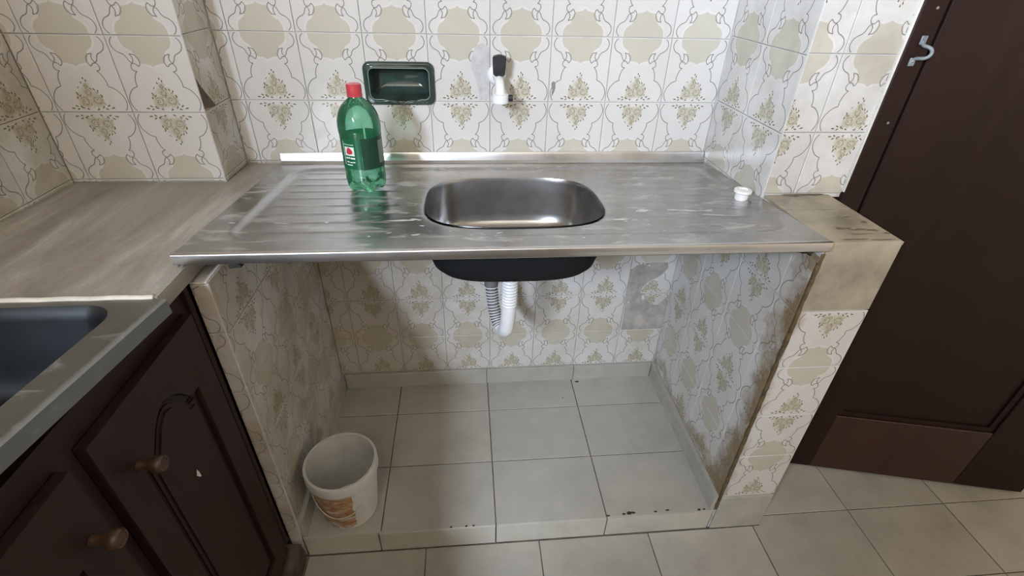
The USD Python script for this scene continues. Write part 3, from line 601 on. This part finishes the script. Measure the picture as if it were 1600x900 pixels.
obj('drain', cat(*[lathe([(0.001, 0), (.020, 0), (.024, .002), (.025, .0), (.025, -.002), (.001, -.002)], 32, (BC[0], BC[1], float(SINK(BC[1])) - 0.140))]), M['steel_bright'], sk, smooth=30)
# front lip: rolled edge
yz = [(SY0 + .004, .0006), (SY0, .0009), (SY0 - .0035, .0002), (SY0 - .0055, -.0025), (SY0 - .0058, -.0165), (SY0 - .004, -.0188), (SY0, -.019), (SY0 + .004, -.0185)]
lip = []
for x in (SX0 - .002, SX1 + .002): lip.append([(x, y, float(SINK(y)) + h) for y, h in yz])
lv = np.array(lip).reshape(-1, 3); nl = len(yz); lf = []
for k in range(nl): j = (k + 1) % nl; lf += [[k, nl + k, nl + j], [k, nl + j, j]]
for k in range(1, nl - 1): lf += [[0, k, k + 1], [nl, nl + k + 1, nl + k]]
lm = trimesh.Trimesh(lv, lf, process=True); lm.fix_normals()
obj('front_lip', lm, M['steel_bright'], sk, smooth=50, label='bright rolled front edge')
def wedge(x0, x1, depth0, depth1):
    ys = np.linspace(SY0, SY1, 2); V = []
    for y, dp in zip(ys, (depth0, depth1)):
        z = float(SINK(y)); V += [(x0, y, z), (x1, y, z), (x1, y, z - dp), (x0, y, z - dp)]
    return trimesh.Trimesh(V).convex_hull
obj('side_flange', wedge(SX0 - .001, SX0 + .0012, 0.026, 0.002), M['steel'], sk)
obj('side_flange', wedge(SX1 - .0012, SX1 + .0008, 0.012, 0.012), M['steel'], sk)
uz = float(SINK(SY1))
up = Polygon([(SY1 - .014, uz + .0002), (SY1 - .010, uz + .0015), (SY1 - .004, uz + .006), (SY1 - .0005, uz + .022), (SY1 + .0025, uz + .0265), (SY1 + .0045, uz + .0265), (SY1 + .0045, uz - .004), (SY1 - .004, uz - .004)])
um = extr(up, SX1 - SX0); V = np.array(um.vertices); um = trimesh.Trimesh(np.c_[SX0 + V[:, 2], V[:, 0], V[:, 1]], um.faces, process=False)
obj('upstand', um, M['steel_bright'], sk, smooth=40, label='bright upturned back edge against the tiles')

for x, y, lab in ((-0.468, -0.530, 'sooty black metal clip under the left front corner of the sink'), (0.578, -0.525, 'sooty black metal clip under the right front corner of the sink')):
    z = float(SINK(y)) - 0.022; b = thing('mounting_clip', lab, 'clip', (x, y, z - 0.012))
    c = cat(bx(x - .020, x + .016, y - .012, y + .01, z - .010, z + .004), bx(x - .006, x + .012, y - .016, y + .004, z - .016, z - .002))
    c = c.subdivide().subdivide(); vv = np.array(c.vertices); vv += (meshkit.noise(vv * 90, 3)[:, None] - .5) * .008; c = trimesh.Trimesh(vv, c.faces, process=False)
    obj('bracket', c, M['soot'], b, smooth=60)
    obj('bolt', lathe([(0, -.022), (.0032, -.022), (.0032, .0), (0, .0)], 8, (x - .003, y - .002, z + .004)), M['galvanised'], b)

rp = random.Random(21); sp_ = []
def splat(x, y, a, b, rot, h=.0007):
    n = 12; q = np.linspace(0, 2 * np.pi, n, endpoint=False); w = 1 + .35 * np.array([rp.uniform(-1, 1) for _ in q])
    X = x + a * w * np.cos(q) * math.cos(rot) - b * w * np.sin(q) * math.sin(rot); Y = y + a * w * np.cos(q) * math.sin(rot) + b * w * np.sin(q) * math.cos(rot)
    X, Y = np.r_[X, x], np.r_[Y, y]; Z = SINK(Y) + sheet_h(X, Y) + .0002; Z[-1] += h
    return trimesh.Trimesh(np.c_[X, Y, Z], [[k, (k + 1) % n, n] for k in range(n)], process=False)
for cx, cy, rx, ry, cnt, size in ((-0.02, -0.066, .06, .012, 10, .004), (-0.14, -0.43, .045, .03, 16, .004), (0.02, -0.49, .10, .02, 14, .003), (0.33, -0.40, .10, .05, 12, .004), (0.30, -0.10, .12, .04, 8, .002), (0.16, -0.075, .12, .02, 6, .003), (-0.30, -0.47, .15, .04, 10, .003)):
    for _ in range(cnt):
        x, y = cx + rp.gauss(0, rx), cy + rp.gauss(0, ry)
        if abs((x - BC[0]) / BA) ** BE + abs((y - BC[1]) / BB) ** BE < 1.35 or not (SX0 + .01 < x < SX1 - .01 and SY0 + .01 < y < SY1 - .02): continue
        e = size * rp.uniform(.35, 1.1); sp_.append(splat(x, y, e * rp.uniform(1, 3), e * .7, rp.uniform(-.3, .3)))
for x, y, a, b, t in ((0.40, -0.385, .045, .004, -.12), (0.46, -0.415, .04, .0035, -.2), (0.30, -0.385, .016, .006, .3), (0.245, -0.43, .02, .006, .2), (-0.19, -0.42, .03, .004, .1)): sp_.append(splat(x, y, a, b, t))
tag(obj('paint_spatter', cat(*sp_), M['spatter'], sk, smooth=True, label='dried white paint and lime spatters'), kind='stuff')

# ------------------------------------------------------------------ second sink on the left
s2 = thing('kitchen_sink', 'dull old steel sink set beyond the marble at the left, dark bowl', 'sink', (-0.75, -1.1, -0.32))
L2 = lambda y: -0.146 - 0.085 * (np.asarray(y) + 0.66)
X2 = lambda y: -0.528 + 0.03 * (np.asarray(y) + 0.66)
Y2 = (-2.05, -0.653)
b2 = rrect(-0.945, -0.577, -1.50, -0.668, 0.05, 8)
rim = Polygon([(XL + .001, Y2[0]), (float(X2(Y2[0])), Y2[0]), (float(X2(Y2[1])), Y2[1]), (XL + .001, Y2[1])]) - b2
def tiltz(m, top):
    V = np.array(m.vertices); V[:, 2] = V[:, 2] + top(np.maximum(V[:, 1], -1.35)); return trimesh.Trimesh(V, m.faces, process=False)
obj('rim', tiltz(trimesh.Trimesh(np.array(extr(rim, 0.003).vertices) - (0, 0, .003), extr(rim, 0.003).faces, process=False).subdivide_to_size(0.05), L2), M['steel_dull'], s2)
ring = np.array(b2.exterior.coords)[:-1]; cen = np.array([-0.761, -1.084])
V = []
for s, h in ((1.0, 0), (0.985, -.006), (0.97, -.02), (0.95, -.10), (0.93, -.135), (0.88, -.15), (0.4, -.156), (0.01, -.158)):
    q = cen + (ring - cen) * s; V.append(np.c_[q, np.full(len(q), h)])
bm = trimesh.Trimesh(np.vstack(V), ringfaces(8, len(ring), Polygon(ring).exterior.is_ccw), process=False)
obj('bowl', tiltz(bm, L2), M['steel_shaded'], s2, smooth=True, label='dark bowl with its shade put into the colour')
lp = []
for y in np.linspace(Y2[0], Y2[1], 20):
    yy = max(y, -1.35); z = float(L2(yy)); x = float(X2(y)); e = 0.0 if y < Y2[1] - .01 else 0
    lp.append([(x - .004, y, z + .0005), (x, y, z), (x + .003, y, z - .003), (x + .004, y, z - .026), (x, y, z - .029), (x - .004, y, z - .029)])
lp = np.array(lp); nn = lp.shape[1]; F = []
for i in range(len(lp) - 1):
    for k in range(nn): j = (k + 1) % nn; F += [[i * nn + k, i * nn + j, (i + 1) * nn + j], [i * nn + k, (i + 1) * nn + j, (i + 1) * nn + k]]
o = (len(lp) - 1) * nn
for k in range(1, nn - 1): F += [[0, k + 1, k], [o, o + k, o + k + 1]]
l2 = trimesh.Trimesh(lp.reshape(-1, 3), F, process=True); l2.fix_normals()
obj('front_lip', l2, M['steel_dull'], s2, smooth=40)

# ------------------------------------------------------------------ cabinet under the left counter
cb = thing('cabinet', 'dark wooden base cabinet with arched doors under the left counter', 'cabinet', (-0.76, -1.2, ZF))
CX = -0.557
obj('carcass', bx(XL + .002, CX - 0.016, -2.05, YF - 0.004, -0.985, -0.335), M['dark_wood_frame'], cb)
obj('filler_strip', bx(CX - .001, -0.5487, -0.572, YF - 0.0048, -0.965, -0.180), M['dark_wood'], cb)
obj('toe_kick', bx(XL + .002, -0.615, -2.05, YF - 0.006, ZF + .001, -0.9855), M['dark_wood_frame'], cb)
DOORS = [(-0.872, -0.588), (-1.190, -0.903), (-1.49, -1.22)]
zt, zb = -0.222, -0.965
obj('face_frame', cat(bx(CX - .015, CX, -2.05, YF - .004, -0.222, -0.180), bx(CX - .015, CX, -2.05, YF - .004, -0.985, zb), bx(CX - .015, CX, -0.586, YF - .004, zb, zt), bx(CX - .015, CX, -0.903, -0.872, zb, zt), bx(CX - .015, CX, -1.22, -1.19, zb, zt), bx(CX - .015, CX, -2.05, -1.49, zb, zt),
    bx(CX - .03, CX - .015, -2.05, YF - .004, -0.335, -0.185)), M['dark_wood'], cb)
def cabinet_door(y0, y1, knob_y, knob_z):
    xo = CX + 0.017
    W = y1 - y0; st = 0.055
    outer_ = sbox(y0, zb, y1, zt)
    arch = [(y0 + st, zb + .06), (y1 - st, zb + .06), (y1 - st, zt - 0.115)]
    n = 14
    c0, c1 = y1 - st, y0 + st
    for k in range(1, n):
        t = k / n; a = c0 + (c1 - c0) * t; bump_ = max(0, math.sin(math.pi * np.clip((t - .16) / .68, 0, 1))) ** 0.8
        arch.append((a, zt - 0.115 + 0.05 * bump_))
    arch.append((y0 + st, zt - 0.115)); hole = Polygon(arch)
    def up_x(m, x0):
        V = np.array(m.vertices); q = trimesh.Trimesh(np.c_[x0 + V[:, 2], V[:, 0], V[:, 1]], m.faces, process=False); return q
    d_ = obj('door', up_x(extr(outer_ - hole, 0.016), CX + .001), M['dark_wood'], cb)
    # raised field in the arch: bevel up to a flat centre
    base = hole.buffer(-0.001); top = hole.buffer(-0.022, join_style='mitre').simplify(.001)
    obj('panel_back', up_x(extr(hole.buffer(0.003), 0.004), CX + .0015), M['dark_wood_frame'], d_)
    mid_ = hole.buffer(-0.014).simplify(.0005)
    m1 = cat(up_x(extr(hole.buffer(-0.010), 0.003), CX + .005), up_x(extr(mid_, 0.003), CX + .008), up_x(extr(top, 0.004), CX + .010))
    obj('raised_panel', m1, M['dark_wood'], d_)
    kn = lathe([(0, 0), (.0075, 0), (.0075, .004), (.0062, .010), (.0085, .017), (.0125, .022), (.0135, .028), (.0128, .033), (.0105, .036), (.0085, .0355), (.0078, .0345), (.0, .0345)], 24)
    kn.apply_transform(np.array([[0, 0, 1, xo], [0, 1, 0, knob_y], [-1, 0, 0, knob_z], [0, 0, 0, 1.]]))
    obj('knob', kn, M['knob_wood'], d_, smooth=35, label='turned lighter wood knob')
cabinet_door(*DOORS[0], -0.822, -0.318); cabinet_door(*DOORS[1], -0.930, -0.322); cabinet_door(*DOORS[2], -1.25, -0.322)
pm = lumpy(Polygon([(-0.735, -0.462), (-0.729, -0.452), (-0.726, -0.462), (-0.7255, -0.475), (-0.729, -0.472)]), lambda V: np.c_[CX + .0145 + V[:, 2], V[:, 0], V[:, 1]], .0003, .0006, 2, .004)
obj('paint_chip', pm, M['label_white'], cb, label='small white paint chip on the door')

# broken kerb at the foot of the cabinet
rb = thing('rubble', 'crumbled dark mortar at the foot of the cabinet beside the step', 'rubble', (-0.54, -0.60, ZF))
hull = trimesh.Trimesh([(-0.60, -0.70, ZF), (-0.517, -0.70, ZF), (-0.517, -0.559, ZF), (-0.60, -0.559, ZF), (-0.59, -0.69, ZF + .02), (-0.528, -0.66, ZF + .015), (-0.519, -0.561, ZF + .072), (-0.59, -0.561, ZF + .075)]).convex_hull.subdivide_to_size(0.012)
vv = np.array(hull.vertices); nz = (meshkit.fbm(vv * 40, 3, 2) - .5)[:, None] * np.array([.008, .004, .012]); nz[vv[:, 2] < ZF + .002] = 0; nz[:, 1] = -np.abs(nz[:, 1])
vv += nz; vv[:, 1] = np.minimum(vv[:, 1], -0.5585); vv[:, 2] = np.maximum(vv[:, 2], ZF)
obj('mortar_lump', trimesh.Trimesh(vv, hull.faces, process=False), M['rubble'], rb, smooth=50)

# ------------------------------------------------------------------ soap dish set into the wall
sd = thing('soap_dish', 'dark green glazed ceramic soap dish set into the back wall tiles', 'soap dish', (-0.223, 0, 0.0))
o_ = rrect(-0.309, -0.137, -0.0085, 0.0915, 0.018, 8)
def ring_loft(polys_h, place, close_last=True):
    """Loft closed rings (same count) with depths; the last ring is closed by a fan."""
    n = 120; V = []
    for g, h in polys_h:
        e = g.exterior; c = g.centroid; s0 = e.project(Point(c.x + 10, c.y)); L = e.length
        if not e.is_ccw: e = LineString(list(e.coords)[::-1]); s0 = e.project(Point(c.x + 10, c.y))
        V.append([(*e.interpolate((s0 + L * k / n) % L).coords[0], h) for k in range(n)])
    V = np.array(V).reshape(-1, 3); F = list(ringfaces(len(polys_h), n))
    if close_last:
        c = V[-n:].mean(0); V = np.vstack([V, c]); k = len(V) - 1; b = (len(polys_h) - 1) * n
        F += [[b + j, k, b + (j + 1) % n] for j in range(n)]
    m = trimesh.Trimesh(place(V), np.array(F), process=False); return m
def dip(poly, amt):                                     # the lower edge dips to a point in the middle
    P = np.array(poly.segmentize(.003).exterior.coords); low = P[:, 1] < 0.03
    P[:, 1] -= np.where(low, amt * 1.7 * np.maximum(0, 1 - np.abs(P[:, 0] + 0.219) / 0.048), 0); return Polygon(P)
i1 = rrect(-0.297, -0.149, 0.004, 0.079, 0.014, 8)
sdp = onback
rings = [(o_, -0.002), (o_, 0.004), (o_.buffer(-.002), 0.0075), (o_.buffer(-.006), 0.0095), (i1.buffer(.0025), 0.0085), (dip(i1, .006), 0.0105), (dip(i1.buffer(-.002), .006), 0.0095), (dip(i1.buffer(-.0032), .006), 0.004), (i1.buffer(-.004), -0.006), (i1.buffer(-.006), -0.03), (i1.buffer(-.010), -0.044), (i1.buffer(-.020), -0.052), (i1.buffer(-.031), -0.054)]
m = ring_loft(rings, sdp)
m.invert(); obj('dish', m, M['green_glaze'], sd, smooth=60)
mm = tube(spline([(-0.285, -0.0095, .0035), (-0.25, -0.0100, .0025), (-0.232, -0.0105, .0005), (-0.219, -0.011, -0.0055), (-0.206, -0.0105, .0005), (-0.19, -0.0100, .0025), (-0.160, -0.0095, .0035)], 40), 0.0022, 8)
obj('drip_lip', mm, M['green_glaze'], sd, smooth=True)

e_ = np.array(dip(i1.buffer(-.0012), .006).exterior.coords)[:-1]; e_ = np.array(dip(i1.buffer(-.0012), .006).segmentize(.003).exterior.coords)
obj('worn_edge', tube(np.c_[e_[:, 0], np.full(len(e_), -.0100), e_[:, 1]], 0.0011, 8, cap=False), M['worn_glaze'], sd, smooth=True, label='pale worn inner edge of the rim')
# ------------------------------------------------------------------ tap
tp = thing('tap', 'white plastic wall tap with black handle above the sink', 'tap', (0.017, 0, 0.06))
def along_y(profile, centre, n=36):
    q = lathe(profile, n); q.apply_transform(np.array([[1, 0, 0, centre[0]], [0, 0, -1, centre[1]], [0, 1, 0, centre[2]], [0, 0, 0, 1.]])); return q
obj('wall_flange', along_y([(0, 0), (.0235, 0), (.0235, .003), (.020, .008), (.0135, .011), (0, .011)], (0.0165, -0.0005, 0.064)), M['white_plastic'], tp, smooth=35)
bodyp = tube(spline([(0.0165, -.008, .064), (0.018, -.03, .063), (0.020, -.055, .058), (0.021, -.072, .047), (0.021, -.080, .030)], 24), np.r_[np.full(6, .0118), np.full(18, .0105)], 20)
obj('body', bodyp, M['white_plastic'], tp, smooth=50)
obj('spout_collar', lathe([(0, .0), (.0115, .0), (.0115, -.004), (.0195, -.006), (.0200, -.010), (.0200, -.024), (.0185, -.026), (.014, -.026), (.013, -.015), (0, -.015)], 36, (0.021, -0.080, 0.040)), M['white_plastic'], tp, smooth=35)
obj('side_outlet', lathe([(0, 0), (.0075, 0), (.0075, .012), (.0055, .012), (.005, .004), (0, .004)], 20).apply_transform(np.array([[0, 0, 1, 0.0385], [0, 1, 0, -0.080], [-1, 0, 0, 0.026], [0, 0, 0, 1.]])), M['black_plastic'], tp, smooth=35, label='small black side outlet')
obj('spindle', lathe([(0, 0), (.0085, 0), (.0085, .016), (.006, .02), (0, .02)], 20, (0.020, -0.040, 0.060)), M['white_plastic'], tp, smooth=35)
hp = Polygon([(-.0135, 0), (-.009, -.004), (.009, -.004), (.0125, 0), (.0148, .034), (.0135, .038), (.0, .041), (-.0128, .038), (-.0150, .034)])
h = extr(hp.buffer(.001), .018); h.apply_translation((0, 0, -.009)); V = np.array(h.vertices)
h = trimesh.Trimesh(np.c_[V[:, 0] + .020, -0.043 - V[:, 2] - .1 * V[:, 1], V[:, 1] + .074], h.faces, process=False); h.fix_normals()
obj('handle', h, M['black_plastic'], tp, smooth=25, label='black tap handle')

# ------------------------------------------------------------------ drain hose
hs = thing('drain_hose', 'white corrugated drain hose bent in a U under the sink bowl', 'hose', (0.03, -0.25, -0.53))
A_ = spline([(0.0345, -0.300, -0.300), (0.035, -0.300, -0.36), (0.034, -0.298, -0.43), (0.031, -0.293, -0.49), (0.026, -0.280, -0.523), (0.0195, -0.263, -0.5335), (0.013, -0.249, -0.5285)], 260)
s = np.r_[0, np.cumsum(np.linalg.norm(np.diff(A_, axis=0), axis=1))]
ribs = np.where(s < 0.125, 0.0011 * np.cos(s / 0.0088 * 2 * np.pi), 0)
obj('smooth_leg', tube(A_, 0.0195 + ribs - np.where(s > .21, .0045 * np.clip((s - .21) / .06, 0, 1), 0), 24), M['white_plastic'], hs, smooth=True)
B_ = spline([(0.0145, -0.252, -0.5305), (0.006, -0.234, -0.514), (0.000, -0.222, -0.487), (-0.004, -0.213, -0.458), (-0.006, -0.205, -0.425), (-0.006, -0.192, -0.36), (-0.006, -0.165, -0.31), (0.0, -0.11, -0.285), (0.0, -0.04, -0.285), (0.0, -0.004, -0.285)], 300)
obj('corrugated_leg', tube(B_, 0.0155, 20), M['grey_hose'], hs, smooth=True, label='grey inner wall of the corrugated leg')
s = np.r_[0, np.cumsum(np.linalg.norm(np.diff(B_, axis=0), axis=1))]
for sk_ in np.arange(0.004, s[-1] - .01, 0.0085):
    if 0.118 < sk_ < 0.146: continue
    i = int(np.searchsorted(s, sk_)); i = min(max(i, 1), len(B_) - 2); t = B_[i + 1] - B_[i - 1]; t /= np.linalg.norm(t)
    a = np.cross(t, (1.0, 0, 0)); a /= np.linalg.norm(a); b = np.cross(t, a); ph = np.linspace(0, 2 * np.pi, 25)
    obj('rib', tube(B_[i] + 0.0165 * (np.cos(ph)[:, None] * a + np.sin(ph)[:, None] * b), 0.0015, 6, cap=False), M['white_plastic'], hs, smooth=True)
i0, i1_ = np.searchsorted(s, .119), np.searchsorted(s, .145)
obj('sleeve', tube(B_[i0:i1_], 0.0182, 20), M['grey_hose'], hs, smooth=40, label='plain grey sleeve')
obj('drain_nut', lathe([(0, 0), (.026, 0), (.027, -.004), (.027, -.014), (.021, -.018), (0, -.018)], 32, (0.0345, -0.300, -0.2865)), M['black_plastic'], hs, smooth=35)

# ------------------------------------------------------------------ bottle
bxp, byp = -0.291, -0.216; bz = float(SINK(byp)) - 0.0022
bo = thing('bottle', 'green plastic soft drink bottle with red cap on the left drainer', 'bottle', (bxp, byp, bz))
pr = [(0.0, .004), (.020, .001), (.034, .0015), (.0395, .006), (.0425, .016), (.0435, .030), (.0435, .045), (.0432, .060), (.0432, .118), (.0446, .130), (.0450, .140), (.0444, .150), (.0422, .161), (.0380, .172), (.0315, .182), (.0235, .190), (.0165, .196), (.0140, .199), (.0138, .212), (.0, .212)]
pp_ = spline([(a, 0, b) for a, b in pr[2:17]], 60)[:, [0, 2]]
prf = [(0.0005, .004), (.018, .0015)] + [tuple(q) for q in pp_] + [(.0140, .199), (.0138, .2065)]
bm = lathe(prf, 80); V = np.array(bm.vertices); a = np.arctan2(V[:, 1], V[:, 0]); rr = np.hypot(V[:, 0], V[:, 1])
lob = np.clip((.026 - V[:, 2]) / .022, 0, 1) * (0.5 - 0.5 * np.cos(5 * a)) ** 1.5
V[:, :2] *= (1 - .22 * lob * np.clip(rr / .03, 0, 1))[:, None]; V[:, 2] += .009 * lob * np.clip(rr / .02, 0, 1) * (rr < .041)
wv = np.clip(1 - np.abs(V[:, 2] - .040) / .012, 0, 1); V[:, :2] *= (1 - .02 * wv)[:, None]
bm = trimesh.Trimesh(V + (bxp, byp, bz), bm.faces, process=False); obj('body', bm, M['green_pet'], bo, smooth=50)
obj('cap', cat(lathe([(0, .0195), (.0135, .0195), (.0152, .0180), (.0155, .004), (.0150, .0035), (.0150, 0), (0, 0)], 60, (bxp, byp, bz + .2055), ), lathe([(.0148, 0), (.0158, -.001), (.0158, -.0045), (.0146, -.005)], 48, (bxp, byp, bz + .2055))), M['red_cap'], bo, smooth=30, label='red screw cap')
def wrap(a0, a1, z0, z1, rad, lift=0, n=40):
    """Curved sheet on the bottle; angles in degrees, 0 = towards the room (-y), positive to the right."""
    ph = np.radians(np.linspace(a0, a1, n)); V = []
    for zq in (z0, z1):
        for q in ph: V.append((bxp + (rad + lift) * math.sin(q), byp - (rad + lift) * math.cos(q), bz + zq))
    for zq in (z1, z0):
        for q in ph: V.append((bxp + (rad + lift - .0003) * math.sin(q), byp - (rad + lift - .0003) * math.cos(q), bz + zq))
    F = []
    for b in range(4):
        for k in range(n - 1): c = ((b + 1) % 4) * n; F += [[b * n + k, b * n + k + 1, c + k + 1], [b * n + k, c + k + 1, c + k]]
    return trimesh.Trimesh(V, F, process=False)
RL = .0437
lb = obj('label', wrap(-178, 8, .057, .1225, RL), M['label_green'], bo, smooth=30, label='bright green half of the wrap label')
obj('label_back', wrap(8.3, 177, .057, .1225, RL), M['label_dark'], bo, smooth=30, label='dark green half of the wrap label')
obj('emblem', wrap(-42, -12, .087, .106, RL, .0004), M['label_white'], lb, smooth=30, label='white square emblem')
def dot(ad, z, rz, lift=.0008, n=14):
    V = []; 
    for k in range(n):
        t = 2 * np.pi * k / n; w_ = 1 + .12 * math.cos(3 * t + 1); q = math.radians(ad) + rz * w_ * math.cos(t) / RL; V.append((bxp + (RL + lift) * math.sin(q), byp - (RL + lift) * math.cos(q), bz + z + rz * w_ * math.sin(t)))
    V.append((bxp + (RL + lift) * math.sin(math.radians(ad)), byp - (RL + lift) * math.cos(math.radians(ad)), bz + z))
    V += [tuple(np.array(v) * 1 + (0, .0003, 0)) for v in V]
    F = [[k, (k + 1) % n, n] for k in range(n)] + [[n + 1 + (k + 1) % n, n + 1 + k, 2 * n + 1] for k in range(n)] + sum([[[k, n + 1 + k, (k + 1) % n], [(k + 1) % n, n + 1 + k, n + 1 + (k + 1) % n]] for k in range(n)], [])
    return trimesh.Trimesh(V, F, process=False)
obj('fruit_mark', dot(-27, .0965, .0072), M['label_red'], lb, label='red round mark in the white emblem')
wl_ = cat(wrap(-48, -46, .066, .117, RL, .0004, 4), wrap(-44, -12, .110, .1112, RL, .0004, 8))
for i, (a0, a1, z) in enumerate(((-42, -34, .080), (-32.5, -27, .0805), (-25.5, -12, .080), (-40, -31, .072), (-29, -20, .0715), (-18.5, -13, .072), (-41, -22, .0655))):
    wl_ = cat(wl_, wrap(a0, a1, z, z + (.0034 if i < 3 else .0024), RL, .0004, 6))
obj('lettering', wl_, M['label_white'], lb, label='small white print too small to read')
obj('text_panel', wrap(30, 56, .066, .115, RL, .0003), M['label_dark'], bo, smooth=30)
obj('pale_panel', wrap(60, 100, .066, .115, RL, .0004), M['label_pale'], bo, smooth=30, label='pale grey panel of the label')
for z in (.1210, .0565): obj('label_edge', wrap(8, 177, z, z + .0025, RL, .0005), M['label_dark'], bo, smooth=30)

# ------------------------------------------------------------------ bucket
ux, uy, uz_ = -0.4045, -0.470, ZP
bk = thing('bucket', 'used white plastic bucket with a torn orange label, left in the alcove', 'bucket', (ux, uy, uz_))
Hb, r0, r1 = 0.195, 0.070, 0.087
obj('body', lathe([(0.0005, .002), (r0 - .006, .0), (r0, .004), (r1, Hb - .03), (r1 + .0005, Hb), (r1 - .003, Hb), (r1 - .0035, Hb - .03), (r0 - .003, .007), (0.0005, .006)], 96, (ux, uy, uz_)), M['bucket_plastic'], bk, smooth=40)
obj('rim', lathe([(r1 - .001, Hb - .028), (r1 + .0045, Hb - .028), (r1 + .0050, Hb - .025), (r1 + .0040, Hb - .020), (r1 + .0045, Hb - .002), (r1 + .0025, Hb + .0012), (r1 - .0030, Hb + .0012), (r1 - .0035, Hb - .004), (r1 - .001, Hb - .028)], 96, (ux, uy, uz_)), M['bucket_plastic'], bk, smooth=40)
rb_ = np.random.RandomState(2); LV, LF = [], []
na, nz_ = 40, 24
for i in range(na + 1):
    for k in range(nz_ + 1):
        t = k / nz_; q = math.radians(-62 + 84 * i / na + 5 * meshkit.noise(np.array([i * .0, k * .55, 1.0]), 3) * (1 if i > na * .7 else 0)); zq = .012 + t * (Hb - .045)
        rad_ = r0 + (r1 - r0) * (zq - .004) / (Hb - .034) + .0008
        LV.append((ux + rad_ * math.sin(q), uy - rad_ * math.cos(q), uz_ + zq))
for i in range(na):
    for k in range(nz_):
        e = meshkit.fbm(np.array([i * .16, k * .2, 3.0]), 3, 9); edge = min(i, na - 1 - i, k * 1.2, (nz_ - 1 - k) * 3) / 6
        if e + edge < 0.42: continue
        a, b, c, d_ = i * (nz_ + 1) + k, (i + 1) * (nz_ + 1) + k, (i + 1) * (nz_ + 1) + k + 1, i * (nz_ + 1) + k + 1
        LF += [[a, b, c], [a, c, d_]]
obj('label', trimesh.Trimesh(LV, LF, process=False), M['bucket_label'], bk, smooth=True, label='faded orange paper label, torn and scuffed')
hp_ = []
for t in np.linspace(0, 1, 40):
    q = math.radians(-95 + 135 * t); zq = Hb - .022 - .105 * math.sin(math.pi * (0.04 + .72 * t)) ; rad_ = r0 + (r1 - r0) * zq / Hb + .0045
    hp_.append((ux + rad_ * math.sin(q), uy - rad_ * math.cos(q), uz_ + zq))
obj('handle', tube(hp_, 0.0013, 8), M['bucket_plastic'], bk, smooth=True, label='thin carrying handle hanging against the side')

# ------------------------------------------------------------------ small white plug by the right edge of the sink
px, py = 0.553, -0.318; pz = float(SINK(py)) - 0.0044
pg = thing('plug', 'small white plastic pipe plug lying near the right end of the sink', 'plug', (px, py, pz))
obj('stem', lathe([(0, 0), (.0135, 0), (.0145, .002), (.0145, .018), (0, .018)], 32, (px, py, pz)), M['white_plastic'], pg, smooth=35)
obj('flange', lathe([(0, .017), (.0185, .017), (.0195, .0185), (.0190, .023), (.0175, .024), (.011, .024), (.010, .021), (0, .021)], 32, (px, py, pz)), M['white_plastic'], pg, smooth=35)

# crumbs of dirt along the front of the raised floor
rd = random.Random(3); cr = []
for x, y, s in ((0.36, -0.545, .006), (0.372, -0.544, .004), (0.345, -0.546, .0035), (0.435, -0.545, .003), (0.47, -0.543, .0035), (0.56, -0.548, .004), (0.575, -0.547, .003), (0.25, -0.10, .0018), (-0.09, -0.551, .003), (-0.13, -0.551, .003), (0.30, -0.548, .003), (-0.07, -0.551, .0025), (0.315, -0.025, .004)):
    b = trimesh.creation.icosphere(1, 1.0); v = np.array(b.vertices); v *= (1 + .5 * (meshkit.noise(v * 1.7 + x * 50, 4) - .5))[:, None]
    v *= np.array([s * rd.uniform(1, 1.9), s * .7, s * .45]); v[:, 2] = np.maximum(v[:, 2], -s * .2); cr.append(trimesh.Trimesh(v + (x, y, ZP + s * .2), b.faces, process=False))
dt = obj('dirt_crumbs', cat(*cr), M['dirt']); tag(dt, 'dark crumbs of dirt along the front edge of the raised floor', 'dirt', kind='stuff')
